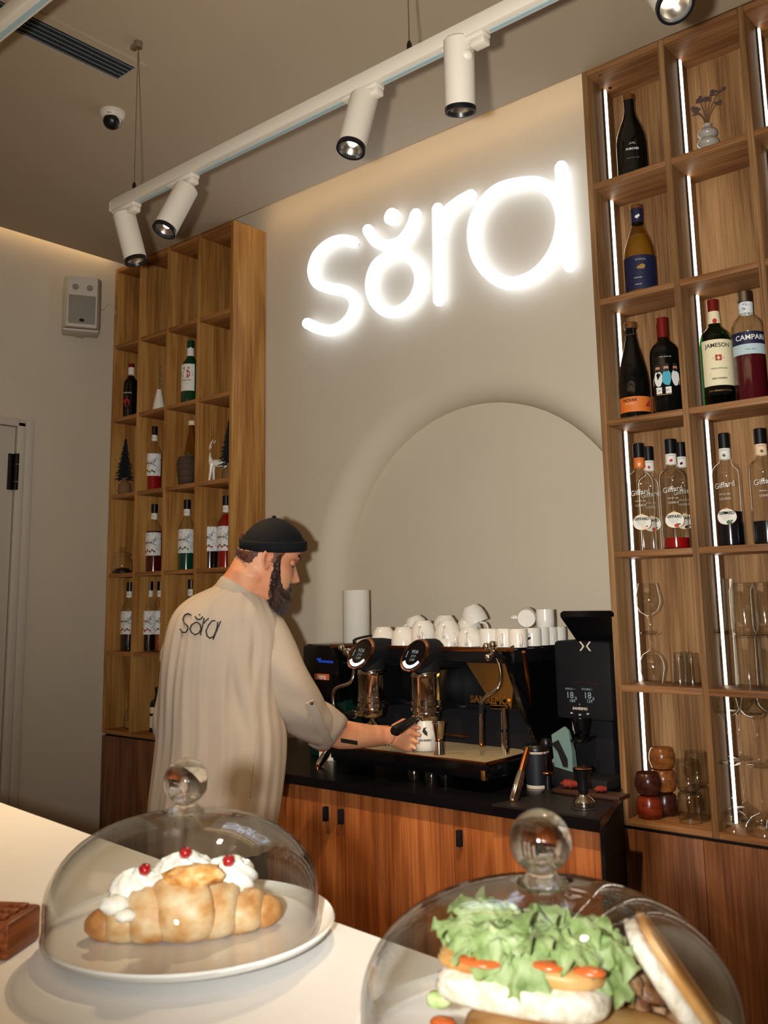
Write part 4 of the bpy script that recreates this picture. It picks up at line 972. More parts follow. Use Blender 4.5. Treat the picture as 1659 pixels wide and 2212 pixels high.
cup(small, 'upright espresso cup standing on top of the side row', 1180, B + .04, .0562, 0, 2.5, None, g2)
o = cup(small, 'espresso cup lying on its side, its base toward the viewer', 1150, B - .02, .0562, 0, 0, None, g2)
o.rotation_euler = (V((-.5, .86, .12))).to_track_quat('Z', 'Y').to_euler(); o.location.z += .029; o.location.y -= .03
# paper towel roll
p = onY(770, 1390, -.13); t = thing('paper_roll', 'white paper towel roll standing behind the machine top', 'paper roll', (p.x, -.13, ZT - .16))
t.location.z = CT
MB().lathe([(.055, 0), (.055, .012), (.012, .016), (.010, .585), (.001, .587)], 24).build('holder', M['steel'], t)
MB().lathe([(.022, .372), (.0505, .372), (.0515, .378), (.0515, .594), (.0505, .598), (.022, .598)], 36).build('roll', mat('tissue', 'ded8ca', .95, bump=.25, bscale=300), t)

# coffee grinder on the right
gd = thing('coffee_grinder', 'black electric coffee grinder with number display, beside the lit shelf', 'grinder', (-1.435, -.11, CT)); E1 = V((-1.435, -.11, CT))
def gw(mb, name, m, par=gd, smooth=40): bmesh.ops.translate(mb.bm, verts=mb.bm.verts[:], vec=-E1); return mb.build(name, m, par, smooth)
GX0, GX1, GF = -1.528, -1.335, -.205
gw(MB().bar((GX0, GF, 1.09), (GX1, -.02, 1.325), .012), 'body', 'blackm')
gw(MB().bar((GX0 + .03, GF + .05, CT + .02), (GX1 - .03, -.03, 1.10), .008), 'column', 'blackm')
gw(MB().bar((GX0 + .005, GF - .06, CT), (GX1, -.02, CT + .03), .006), 'base', 'blackm')
T_, B_ = [(-1.500, -.20), (-1.318, -.20), (-1.318, -.02), (-1.500, -.02)], [(-1.462, -.17), (-1.34, -.17), (-1.34, -.05), (-1.462, -.05)]
gw(MB().loft([[V((x, y, 1.322)) for x, y in B_], [V((x, y, 1.398)) for x, y in T_], [V((x, y, 1.41)) for x, y in T_], [V((x * 1 + (.01 if x < -1.4 else -.01), y, 1.416)) for x, y in T_]]), 'hopper', 'blackg', smooth=20)
lg = MB()
cl = onY(1264, 1396, GF - .002)
for s in (-1, 1): lg.mesh([(cl.x + s * x, GF - .0025, cl.z + z) for x, z in ((.014, .014), (.020, .014), (.0085, 0), (.020, -.014), (.014, -.014), (.0025, 0))], [(0, 1, 2, 3, 4, 5)] if s > 0 else [(5, 4, 3, 2, 1, 0)])
gw(lg, 'badge', mat('badge_cream', 'd8cfbe', .4), smooth=0)
mb = MB()
for px, s_, sz, py in ((1231, '18', .027, 1502), (1269, '18', .027, 1503), (1243, '.0', .014, 1509), (1281, '.0', .014, 1510), (1236, '184', .0135, 1514), (1273, '124', .0135, 1515), (1229, 'SINGLE', .008, 1488), (1266, 'DOUBLE', .008, 1489), (1241, '--', .010, 1488), (1278, '--', .010, 1489), (1252, 'o', .01, 1521)):
    c = onY(px, py + (0), GF - .0025); vs, fs = textpoly(s_, sz); mb.mesh([(c.x + x, c.y, c.z + z) for x, z in vs], fs)
gw(mb, 'display_digits', M['screen2'], smooth=0)
mb = MB(); c = onY(1253, 1531, GF - .0025); vs, fs = textpoly('SANREMO', .011, .0003); mb.mesh([(c.x + x, c.y, c.z + z) for x, z in vs], fs); gw(mb, 'lettering', bpy.data.materials['badge_cream'], smooth=0)
for px, py in ((1235, 1540), (1253, 1544), (1270, 1542)): c = onY(px, py, GF - .002); gw(MB().bar((c.x - .003, c.y - .002, c.z - .0018), (c.x + .003, c.y + .002, c.z + .0018)), 'button', bpy.data.materials['badge_cream'])
mb = MB(); A_ = [onY(a, b, GF - .0015) for a, b in ((1222, 1477), (1240, 1475), (1260, 1474), (1280, 1477), (1291, 1481))]; mb.tube(A_, .0008, 5); gw(mb, 'display_edge', 'copper')
gw(MB().tube([V((-1.43, GF - .02, 1.10)), V((-1.43, GF - .02, 1.04))], [.03, .018], 20), 'chute', 'blackg')
gw(MB().tube(smoothpath([V((-1.40, GF - .005, 1.045)), V((-1.40, GF - .07, 1.04)), V((-1.46, GF - .07, 1.04)), V((-1.46, GF - .005, 1.045))], 4), .005, 8), 'fork', 'blackg')
# black appliance left of the machine
bx = thing('water_dispenser', 'black appliance with blue display and orange sticker left of coffee machine', 'appliance', (-2.45, -.22, CT)); E2 = V((-2.45, -.22, CT))
def bw(mb, name, m, par=bx, smooth=40): bmesh.ops.translate(mb.bm, verts=mb.bm.verts[:], vec=-E2); return mb.build(name, m, par, smooth)
BX0, BX1, BF = -2.535, -2.345, -.315
bw(MB().bar((BX0, BF, 1.10), (BX1, -.12, 1.305), .018), 'housing', 'blackg')
bw(MB().bar((BX0 + .01, BF + .03, CT), (BX1, -.12, 1.11), .006), 'stand', mat('dark_green_plastic', '0c2a22', .3))
for px, py, w in ((689, 1424, .02), (700, 1429, .055), (713, 1430, .03)):
    c = onY(px, py, BF - .001); bw(MB().bar((c.x - w / 2, BF - .002, c.z - .004), (c.x + w / 2, BF, c.z + .004)), 'display_light', 'blue', smooth=0)
c = onY(695, 1462, BF - .003); st = bw(MB().bar((c.x - .036, BF - .004, c.z - .0105), (c.x + .036, BF - .0005, c.z + .0105)), 'sticker', mat('sticker_orange', 'c8643a', .6), smooth=0)
mb = MB(); vs, fs = textpoly('sora', .026, .0006); mb.mesh([(c.x + x, BF - .0048, c.z + z) for x, z in vs], fs); bw(mb, 'lettering', M['paper'], st, 0)

# small things on the worktop
def small_at(px, py): return onZ(px, py, CT)
p = small_at(1160, 1700); t = thing('paper_cup', 'dark takeaway cup with pale bands, behind the slanted leg', 'cup', (p.x, p.y, CT))
navy = mat('cup_navy', '10141f', .5)
MB().lathe([(.031, .009), (.0385, .100)], 28, None, 0, 0).build('wall', navy, t); MB().lathe([(.0302, .0), (.0308, .009), (.001, .009)], 28, None, 1, 0).build('bottom_band', M['whitep'], t)
MB().lathe([(.0386, .099), (.040, .103), (.0385, .106), (.036, .104)], 28, None, 0, 0).build('rim', M['whitep'], t)
MB().lathe([(.039, .104), (.040, .112), (.034, .122), (.001, .122)], 28, None, 0, 0).build('lid', M['black'], t)
p = small_at(1184, 1714); t = thing('needle_tool', 'fine wire coffee stirring tool on a dark stand beside the takeaway cup', 'tool', (p.x, p.y, CT))
MB().lathe([(.018, 0), (.018, .006), (.009, .012), (.0085, .05), (.017, .055), (.017, .06), (.001, .06)], 20).build('stand', M['black'], t)
for k in range(6): a = k * PI / 3; MB().tube([(.011 * math.cos(a), .011 * math.sin(a), .058), (.012 * math.cos(a), .012 * math.sin(a), .132)], .0007, 5).build('needle', M['copper'], t)
MB().lathe([(.001, .13), (.014, .13), (.017, .14), (.012, .152), (.001, .155)], 18).build('grip', M['black'], t)
MB().lathe([(.017, .055), (.0185, .0575), (.017, .06)], 20, None, 0, 0).build('ring', M['copper'], t)
p = small_at(1208, 1702); p.y = -.285; t = thing('coffee_bag', 'grey green coffee bag corner with dark emblem, leaning on grinder', 'bag', (onY(1208, 1630, -.285).x, -.285, CT))
tl = mat('bag_teal', '5f7a77', .6)
MB().loft([[V((-.012, -.01, .06)), V((.048, -.01, .05)), V((.048, .02, .05)), V((-.012, .02, .06))], [V((-.02, -.006, .15)), V((.047, -.006, .105)), V((.047, .014, .105)), V((-.02, .014, .15))], [V((.022, -.002, .176)), V((.036, -.002, .165)), V((.036, .006, .165)), V((.022, .006, .176))]]).build('pouch', tl, t, 25)
MB().bar((-.02, -.008, 0), (.05, .022, .062), .004).build('foot', M['blackm'], t)
mb = MB(); mb.mesh([(-.019, -.0115, .125), (.006, -.0115, .138), (.034, -.0115, .085), (.034, -.0115, .062), (.018, -.0115, .062), (.002, -.0115, .104)], [(0, 1, 2, 3, 4, 5)]); mb.build('emblem', M['blackm'], t, 0)
p = small_at(1262, 1746); t = thing('tamper', 'chrome based coffee tamper with black handle standing on mat', 'tamper', (p.x, p.y, CT + .007))
MB().lathe([(.0285, 0), (.029, .003), (.029, .012), (.022, .02), (.014, .026), (.012, .03)], 30).build('base', M['chrome'], t)
MB().lathe([(.012, .03), (.016, .045), (.0135, .065), (.020, .082), (.026, .092), (.001, .094)], 26).build('handle', M['black'], t); MB().lathe([(.0235, .0935), (.026, .0955), (.022, .098), (.001, .0985)], 26).build('top_disc', M['copper'], t)
A_ = [onZ(*q, CT) for q in ((1062, 1742), (1294, 1772), (1325, 1745), (1180, 1717))]
c = sum(A_, V()) / 4; t = thing('tamping_mat', 'thin dark rubber mat at the right end of the worktop', 'mat', c)
MB().loft([[p - c + V((0, 0, .0005)) for p in A_], [p - c + V((0, 0, .006)) for p in A_]]).build('mat', mat('mat_rubber', '1c1715', .4), t, 0)
q = onZ(1262, 1746, CT + .006) - c; MB().lathe([(.034, .006), (.0345, .0072), (.032, .0072), (.031, .006)], 32, Matrix.Translation((q.x, q.y, 0)), 0, 0).build('round_mark', M['blackm'], t)
# steel shelf plate with red cloths under the grinder
t = thing('bar_tray', 'narrow brown edged tray with folded red cloths, in front of grinder', 'tray', (-1.375, -.335, CT)); MB().bar((-.085, -.03, .0), (.125, .03, .012), .003).build('tray', mat('tray_brown', '3a2418', .4), t)
rc = mat('red_cloth', '7a2014', .9, bump=.6, bscale=120)
for x, s in ((-.045, 1.), (.055, .7)): tag(MB().ball((t.location.x + x, t.location.y, CT + .0135 + .011 * s), .022, 14, (1.2 * s, .9, .5 * s), None, lambda d: 1 + .18 * math.sin(9 * d.x + 4 * d.y)).build('cloth', rc), 'crumpled red cloth on the tray, ' + ('left and larger' if s == 1 else 'right and smaller'), 'cloth')
# under the drip tray
for k, (px, py, y) in enumerate(((895, 1682, -.42), (932, 1690, -.45), (962, 1680, -.40))):
    p = small_at(px, py); o = tumbler('espresso_glass', 'small espresso glass under the drip tray, ' + ('left', 'middle', 'right')[k], .017, .021, .058, (p.x, p.y, CT), True, 'espresso glasses under the drip tray', .012)
for o in bpy.data.objects:
    if o.name.startswith('espresso_glass'): o.location.z = CT
p = small_at(990, 1672); t = thing('saucer', 'pale saucer under the drip tray by the glasses', 'saucer', (p.x, p.y, CT)); MB().lathe([(.022, 0), (.024, .002), (.040, .008), (.041, .009), (.024, .005), (.001, .004)], 28, None, 1, 0).build('dish', M['ceramic'], t); MB().lathe([(.020, .0045), (.020, .006), (.018, .0045)], 24, None, 0, 0).build('well_ring', M['ceramic'], t)
p = small_at(706, 1645); t = thing('carton', 'small white and red carton behind the left machine leg', 'carton', (p.x - .02, p.y + .03, CT), .3); MB().bar((-.028, -.02, 0), (.028, .02, .05), .001).build('box', M['paper'], t, 0); MB().bar((-.029, -.021, .03), (.0, -.0195, .046)).build('red_print', M['redink'], t, 0)

# mug held by the barista and the jigger beside it
p = onY(918, 1624, -.415); MUG = V((p.x, -.415, DZ + .0005)); t = thing('mug', 'white mug with black emblem held under the right coffee spout', 'mug', MUG, .12)
MB().lathe([(.034, 0), (.038, .004), (.0405, .02), (.0405, .045), (.038, .075), (.037, .092), (.0345, .092), (.0375, .045), (.036, .01), (.001, .006)], 34, None, 1, 0).build('body', M['ceramic'], t)
mb = MB(); bent(mb, ([(-.010, .006), (-.006, .017), (.004, .019), (-.001, .012), (.006, .004), (.006, -.008), (-.003, -.003)], [(0, 1, 2, 3, 4, 5, 6)]), .0412, .055, .62); bent(mb, textpoly('SANREMO', .0085, .0003), .0414, .034, .60); mb.build('print', M['ink'], t, 0)
MB().tube(smoothpath([(-.004, .038, .07), (-.004, .058, .068), (-.004, .060, .045), (-.004, .038, .025)], 4), .005, 8).build('handle', M['ceramic'], t)
p = onY(949, 1632, -.455); t = thing('jigger', 'chrome hourglass jigger on the drip grate beside the mug', 'jigger', (p.x, -.455, DZ + .0005))
MB().lathe([(.018, 0), (.0175, .002), (.0115, .036), (.0105, .042), (.013, .048), (.0205, .092), (.0225, .094), (.0205, .0945), (.012, .05), (.001, .048)], 28, None, 1, 0).build('body', M['chrome'], t); MB().lathe([(.0118, .038), (.0128, .042), (.0118, .046)], 24, None, 0, 0).build('waist_ring', M['copper'], t)
# ============================================================ serving bar in front with the two cake domes
BT = 1.12
def be(x): return -1.952 - .1032 * (x + 1.612)          # back edge of the slab
bar = thing('serving_bar', 'pale stone serving counter in the foreground', 'counter', (-.8, -2.25, 0)); bo = V((-.8, -2.25, 0))
P = [(-3.2, be(-3.2)), (.55, be(.55)), (.55, -2.62), (-3.2, -2.62)]
mb = MB().loft([[V((x, y, z)) - bo for x, y in P] for z in (BT - .04, BT)]); mb.build('slab', M['stone'], bar, 0)
P2 = [(-3.15, be(-3.15) - .06), (.5, be(.5) - .06), (.5, -2.56), (-3.15, -2.56)]
MB().loft([[V((x, y, z)) - bo for x, y in P2] for z in (0, BT - .041)]).build('base', M['cab_dark'], bar, 0)

def cakestand(lab1, lab2, c, kz, tilt=(0, 0)):
    """plate with a low foot; glass dome with ball knob resting on it"""
    t = thing('cake_plate', lab1, 'plate', (c.x, c.y, BT)); R_ = .144
    MB().lathe([(.085, 0), (.088, .003), (.082, .008), (.120, .0095), (.140, .013), (R_, .0185), (.1425, .0205), (.139, .0165), (.132, .0140), (.001, .0135)], 64, None, 1, 0).build('plate', M['plate'], t, 50)
    MB().lathe([(.1355, .0148), (.1372, .0160), (.1345, .0150)], 64, None, 0, 0).build('inner_ring', M['plate'], t)
    d = thing('cake_dome', lab2, 'cake dome', (c.x + tilt[0], c.y + tilt[1], BT + .0165)); z = lambda q: q
    R = .1335; Hd = .108; pr = []
    pr += [(R - .001, 0), (R + .0008, .0015), (R + .0008, .004), (R - .0005, .007), (R - .0002, .03)]
    for i in range(1, 15):
        a = PI / 2 * i / 15; pr.append((R * math.cos(a) ** .82, .03 + (Hd - .03) * math.sin(a) ** 1.0))
    pr += [(.016, Hd + .001)]
    MB().lathe(pr, 72, None, 0, 0).build('dome_shell', M['dome'], d, 60)
    MB().lathe([(r - .0028, q - (.0022 if q > .03 else 0)) for r, q in pr], 72, None, 0, 0).build('inner_shell', M['dome'], d, 60)
    MB().lathe([(.0165, Hd - .0005), (.019, Hd + .003), (.012, Hd + .008), (.0085, Hd + .014), (.011, Hd + .021), (.008, Hd + .024)], 32, None, 1, 1).build('neck', M['knob'], d)
    MB().ball((0, 0, kz - BT - .0165), .0225, 40).build('knob', M['knob'], d)
    return t, d
kp = onZ(402, 1687, 1.276); cL = V((-.799, -2.172, 0))
cakestand('white round cake plate under the left glass dome', 'glass cake dome on the left, over the cream croissant', cL, 1.276, (kp.x - cL.x, kp.y - cL.y))
kp2 = onZ(1167, 1817, 1.276); cR = V((kp2.x - .004, kp2.y + .002, 0))
cakestand('white round cake plate under the right glass dome', 'glass cake dome on the right, over the sandwiches', cR, 1.276, (kp2.x - cR.x, kp2.y - cR.y))
# wooden block at the left frame edge
p = onZ(14, 2062, BT); t = thing('menu_block', 'small dark wooden block at the left edge of the bar', 'block', (p.x - .02, p.y, BT), .55)
MB().bar((-.05, -.028, 0), (.028, .034, .034), .004).build('block', wood('block_wood', '5a2a12', '8a4a20', 'a86030', 'Y', .4, 1.), t)
for i in range(3): MB().bar((-.045, -.02 + i * .017, .034), (.02, -.011 + i * .017, .038), .001).build('slat', bpy.data.materials['block_wood'], t)

# ---- croissant with cream
def near_cam(c):          # unit vectors of the bar top: right along the picture, toward the viewer
    d = V((CAM.x - c.x, CAM.y - c.y, 0)).normalized(); return V((-d.y, d.x, 0)), d
PZ = BT + .0137
crust = mottled('croissant_crust', ['a56c34', 'bf8f58', 'cba97a', 'd4bf9c'], 38, .5, [.30, .44, .56, .70], .25)
crust2 = mottled('croissant_tip', ['8f5426', 'b47c42', 'cfa066'], 45, .5, [.3, .5, .7], .3)
cream_m = mat('whipped_cream', 'efe9dc', .55, sss=.3, bump=.2, bscale=260)
berry_m = mat('red_currant', '9e0f18', .15, coat=.5)
cc = onZ(425, 2010, PZ); rx, ty = near_cam(V((cL.x, cL.y, 0))); cc = V((cL.x, cL.y, 0)) + ty * .028 - rx * .004
cr = thing('croissant', 'sugared croissant filled with cream and topped with red berries', 'croissant', (cc.x, cc.y, PZ), math.atan2(rx.y, rx.x)); cr.scale = (.92, .95, .80)
# local axes: x right, -y toward the viewer
segs = [(-.088, .016, .020), (-.066, .024, .027), (-.040, .032, .034), (-.008, .040, .040), (.030, .034, .035), (.060, .025, .027), (.084, .016, .021)]
W_ = [.034, .040, .048, .058, .052, .042, .034]
for k, (x, ry, rz) in enumerate(segs):
    yc = .012 * ((x / .088) ** 2) ; mb = MB(); w = W_[k]; rings = []
    for j in range(9):
        u = -1 + 2 * j / 8; s = (1 - .16 * abs(u) ** 2.0) * (1 if abs(u) < .99 else .86) * (1 - .5 * max(0, -u if k == 0 else u if k == 6 else 0) ** 2)
        ring = []
        for i in range(26):
            a = 2 * PI * i / 26; nz_ = 1 + .05 * noise.noise(V((k * 3 + u, math.cos(a) * 2, math.sin(a) * 2)))
            y_ = math.cos(a) * ry * s * nz_; z_ = max(math.sin(a), -.75) * rz * s * nz_
            ring.append(V((x + u * w / 2 + .30 * y_ * (1 if x > 0 else -1), yc + y_, rz * .76 + z_)))
        rings.append(ring)
    mb.loft(rings); mb.build('layer', crust if 0 < k < 6 else crust2, cr, 60)
for k, (x, y, z, r) in enumerate(((-.052, .022, .050, .026), (-.004, .026, .060, .030), (.043, .024, .055, .027))):
    def cf(d, k=k): return 1 + .09 * math.sin(9 * math.atan2(d.y, d.x) + 7 * d.z + k)
    MB().ball((x, y, z), r, 36, (1.15, 1.0, .92), None, cf).ball((x + .004, y - .002, z + r * .62), r * .52, 24, (1, 1, .8), None, cf).build('cream', cream_m, cr, 60)
for k, (x, y, z, r) in enumerate(((-.074, -.006, .044, .013), (-.022, .012, .056, .018), (.02, .014, .056, .018), (-.062, -.02, .036, .009))):
    MB().ball((x, y, z), r, 18, (1.3, 1, .8), None, lambda d: 1 + .12 * math.sin(8 * d.x + 5 * d.y)).build('cream', cream_m, cr, 60)
for k, (x, y, z) in enumerate(((-.045, .006, .078), (-.003, .012, .0925), (.043, .004, .082))):
    MB().ball((x, y, z), .0068, 14, (1, 1, 1.05), None, lambda d: 1 + .10 * math.sin(11 * d.x) * math.sin(11 * d.z)).build('berry', berry_m, cr, 60)
mb = MB(); mb.ball((.006, -.012, .072), .022, 24, (1.45, .55, .6), None, lambda d: 1 + .25 * noise.noise(d * 3)); mb.build('flaky_top', mottled('crust_flake', ['a8692c', 'd0994f', 'e3c08a'], 60, .6, [.35, .5, .62], .5), cr, 60)

# ---- sandwiches on the right plate
rx, ty = near_cam(V((cR.x, cR.y, 0)))
sw = thing('sandwich', 'sandwich half with ruffled lettuce on top, front of right dome', 'sandwich', (cR.x + rx.x * .008, cR.y + rx.y * .008, PZ), math.atan2(rx.y, rx.x)); sw.scale = (1.04, 1, 1.06)
bread = mottled('bread_crumb', ['c6b89e', 'dad0bc', 'e4dccc'], 130, .8, [.35, .5, .65], .7)
golden = mottled('bread_crust', ['a0622a', 'c08d4e', 'cfa870'], 22, .5, [.32, .5, .68], .15)
leaf = mottled('lettuce', ['74924a', '9cb56a', 'b8ca8c', 'd0dcac'], 70, .55, [.3, .42, .55, .7], .5)
tom = mat('tomato', 'c8602c', .25, coat=.2); carrot = mat('carrot', 'd9742a', .5)
def slabish(mb, c, d, R=None, p=3.0, n=26, amp=.05, seed=0):
    """rounded loaf shape"""
    def f(v):
        q = (abs(v.x) ** p + abs(v.y) ** p + abs(v.z) ** p) ** (-1 / p)
        return q * (1 + amp * noise.noise(v * 2.3 + V((seed, 0, 0))))
    mb.ball(c, 1, n, (d[0] / 2, d[1] / 2, d[2] / 2), R, f); return mb
# u right, y away (+), z up (metres from plate centre)
slabish(MB(), (.012, -.030, .0165), (.150, .085, .033), Matrix.Rotation(-.18, 3, 'Z'), 3.4).build('bottom_bun', golden, sw, 60)
slabish(MB(), (.016, -.0695, .012), (.138, .012, .022), Matrix.Rotation(-.18, 3, 'Z'), 4).build('cut_face', bread, sw, 60)
Rb = Matrix.Rotation(-.22, 3, 'Z') @ Matrix.Rotation(.05, 3, 'Y')
slabish(MB(), (-.020, -.020, .0475), (.114, .070, .022), Rb, 4.5).build('bread_slice', bread, sw, 60)
slabish(MB(), (-.020, -.014, .0615), (.112, .066, .014), Rb, 4.5).build('bread_top', golden, sw, 60)
for x, y, r in ((-.048, -.044, .017), (-.004, -.048, .012), (.022, -.055, .012)): slabish(MB(), (x, y, .0690), (r * 1.7, r * 1.2, .005), Rb, 2.2).build('tomato_slice', tom, sw, 60)
def ruffle(mb, c, rx_, ry_, R, seed, drop=.5, n=110, m=12, fr=11):
    q = random.Random(seed); ph = [q.uniform(0, 6) for _ in range(4)]; rings = []
    for j in range(m + 1):
        s = j / m; ring = []
        for i in range(n):
            a = 2 * PI * i / n; wob = 1 + .10 * math.sin(3 * a + ph[0]) + .04 * math.sin(5 * a + ph[1])
            z = s ** 3 * (.0042 * math.sin(fr * a + ph[2]) + .0022 * math.sin((2 * fr + 1) * a + ph[3])) + .0035 * s * noise.noise(V((9 * s * math.cos(a), 9 * s * math.sin(a), seed + 5))) - drop * .026 * s ** 3 + .008 * (1 - s) + .005 * noise.noise(V((math.cos(a) * s * 3, math.sin(a) * s * 3, seed)))
            p = V((rx_ * s * wob * math.cos(a), ry_ * s * wob * math.sin(a), z)); ring.append(V(c) + R @ p)
        rings.append(ring)
    mb.loft(rings[1:], 1, 0)
    r = bmesh.ops.solidify(mb.bm, geom=mb.bm.faces[:], thickness=.0012); return mb
ruffle(MB(), (-.030, -.010, .077), .050, .040, Rb, 1, .5).build('lettuce_leaf', leaf, sw, 60)
ruffle(MB(), (-.018, -.032, .075), .042, .030, Matrix.Rotation(.35, 3, 'X') @ Rb, 2, .7).build('lettuce_leaf', leaf, sw, 60)
ruffle(MB(), (-.052, .004, .081), .030, .024, Matrix.Rotation(-.3, 3, 'Y') @ Rb, 3, .2).build('lettuce_leaf', leaf, sw, 60)
ruffle(MB(), (.014, -.016, .073), .040, .034, Matrix.Rotation(.25, 3, 'Y') @ Rb, 4, .7).build('lettuce_leaf', leaf, sw, 60)
for x, y, z, m_ in ((-.078, -.02, .036, leaf), (-.074, -.035, .026, tom), (-.07, -.045, .018, leaf), (-.066, -.05, .010, carrot)): slabish(MB(), (x, y, z), (.018, .014, .010), Rb, 2.5, 14, .2, x * 90).build('filling', m_, sw, 60)
for k, (x, y, z, a_, b_) in enumerate(((-.058, -.022, .078, .022, .018), (-.038, -.034, .080, .024, .018), (-.012, -.038, .078, .024, .018), (.012, -.036, .074, .022, .018), (-.044, -.004, .086, .024, .02), (-.014, -.012, .086, .026, .02), (.018, -.012, .080, .024, .02), (.038, -.022, .072, .02, .017))):
    ruffle(MB(), (x, y, z), a_, b_, Matrix.Rotation(.5 * math.sin(k * 2.1), 3, 'X') @ Matrix.Rotation(.4 * math.cos(k * 1.7), 3, 'Y'), 20 + k, .15, 64, 8, 7).build('lettuce_leaf', leaf, sw, 60)
s2 = thing('sandwich', 'second sandwich half lying open behind, its slice leaning to the right', 'sandwich', (cR.x, cR.y, PZ), math.atan2(rx.y, rx.x))
Rl = Matrix.Rotation(.98, 3, 'Y')
slabish(MB(), (.090, .004, .044), (.096, .060, .016), Rl, 4).build('bread_slice', bread, s2, 60)
slabish(MB(), (.0985, .006, .048), (.098, .062, .010), Rl, 4).build('bread_crust', golden, s2, 60)
slabish(MB(), (.062, .03, .014), (.09, .06, .028), Matrix.Rotation(.3, 3, 'Z'), 3.4).build('bottom_bun', golden, s2, 60)
meat = mottled('roast_filling', ['4a2a18', '7d5436', 'a5805c', 'c9ad8a'], 70, .5, [.3, .45, .56, .7], .8)
for k in range(16):
    q = random.Random(k); f = k / 15; slabish(MB(), (.028 + .064 * f + q.uniform(-.008, .008), .012 + q.uniform(-.02, .02), .074 - .052 * f + q.uniform(-.007, .006)), (.034, .03, .012), Matrix.Rotation(q.uniform(.2, 1.2), 3, 'Y') @ Matrix.Rotation(q.uniform(0, 3), 3, 'Z'), 2.4, 16, .35, k).build('filling', meat if k % 4 else carrot, s2, 60)
ruffle(MB(), (.030, .022, .076), .040, .026, Matrix.Rotation(.45, 3, 'Y'), 6, .5).build('lettuce_leaf', mottled('lettuce_dull', ['4a5a2c', '75854a', 'a8b07a'], 46, .4, [.35, .5, .65], .3), s2, 60)
# ============================================================ the barista
pr0 = at(470, 1850, 2.62); PX, PY_ = pr0.x, pr0.y
man = thing('person', 'bearded barista in beige shirt and black brimless cap reaching to the coffee machine', 'person', (PX, PY_, 0)); PO = V((PX, PY_, 0))
def pm(mb, name, m, par=man, smooth=60): bmesh.ops.translate(mb.bm, verts=mb.bm.verts[:], vec=-PO); return mb.build(name, m, par, smooth)
def skinmat(name, c, red, scale=9):
    m_, nt, b = newmat(name); b.inputs['Roughness'].default_value = .5; b.inputs['Specular IOR Level'].default_value = .35
    b.inputs['Subsurface Weight'].default_value = .12; b.inputs['Subsurface Scale'].default_value = .006; b.inputs['Subsurface Radius'].default_value = (1, .35, .2)
    tc = N(nt, 'ShaderNodeTexCoord'); nz = N(nt, 'ShaderNodeTexNoise'); nz.inputs['Scale'].default_value = scale; nz.inputs['Detail'].default_value = 5
    cr_ = N(nt, 'ShaderNodeValToRGB'); e = cr_.color_ramp.elements; e[0].position = .35; e[0].color = lin(c); e[1].position = .7; e[1].color = lin(red)
    nt.links.new(tc.outputs['Object'], nz.inputs['Vector']); nt.links.new(nz.outputs['Fac'], cr_.inputs['Fac']); nt.links.new(cr_.outputs['Color'], b.inputs['Base Color'])
    return m_
M['skin'] = skinmat('skin', 'd09a74', 'bf7a58', 14)
M['hair'] = mottled('brown_hair', ['2a150c', '4a2614', '6a3a20'], 160, .6, [.35, .5, .65], .4)
M['beard'] = mottled('dark_beard', ['160b08', '2a140c', '472313'], 140, .55, [.35, .52, .7], .4)
M['cap'] = mat('black_cap_cotton', '0c0d10', .85, spec=.2, bump=.25, bscale=500)
M['shirt'] = mat('beige_shirt', 'a99b8a', .85, spec=.15, bump=.12, bscale=700, var=.03, vscale=12)
M['trousers'] = mat('dark_trousers', '26272b', .85)

# ---- head: slices in head space (x to the face, y to his left, z up), origin between the ears
yaw_f = math.radians(17); pit = math.radians(20)
Fh = RH * math.cos(yaw_f) + FH * math.sin(yaw_f); Lh = V((-Fh.y, Fh.x, 0))
Fx = Fh * math.cos(pit) - V((0, 0, 1)) * math.sin(pit); Uz = Fh * math.sin(pit) + V((0, 0, 1)) * math.cos(pit)
HM = Matrix((Fx, Lh, Uz)).transposed().to_4x4()
ear_t = 2.55
HM.translation = at(580, 1207, ear_t) - HM.to_3x3() @ V((.004, -.074, 0))
def interp(tab, z):
    if z <= tab[0][0]: return tab[0][1]
    for (a, va), (b, vb) in zip(tab, tab[1:]):
        if a <= z <= b:
            t = (z - a) / (b - a); t = t * t * (3 - 2 * t) * .5 + t * .5; return va + (vb - va) * t
    return tab[-1][1]
FRT = [(-.118, .052), (-.110, .078), (-.095, .090), (-.078, .0925), (-.066, .0885), (-.058, .0955), (-.049, .0975), (-.042, .0955), (-.032, .0975), (0, .092), (.018, .088), (.032, .0965), (.05, .0955), (.075, .086), (.095, .068), (.112, .040), (.122, .012), (.124, .002)]
BCK = [(-.118, -.005), (-.095, -.020), (-.07, -.046), (-.04, -.064), (0, -.074), (.04, -.078), (.075, -.072), (.1, -.052), (.115, -.030), (.122, -.010), (.124, -.002)]
WID = [(-.118, .022), (-.110, .034), (-.095, .046), (-.07, .056), (-.04, .064), (0, .071), (.04, .0735), (.07, .069), (.095, .052), (.112, .031), (.122, .009), (.124, .002)]
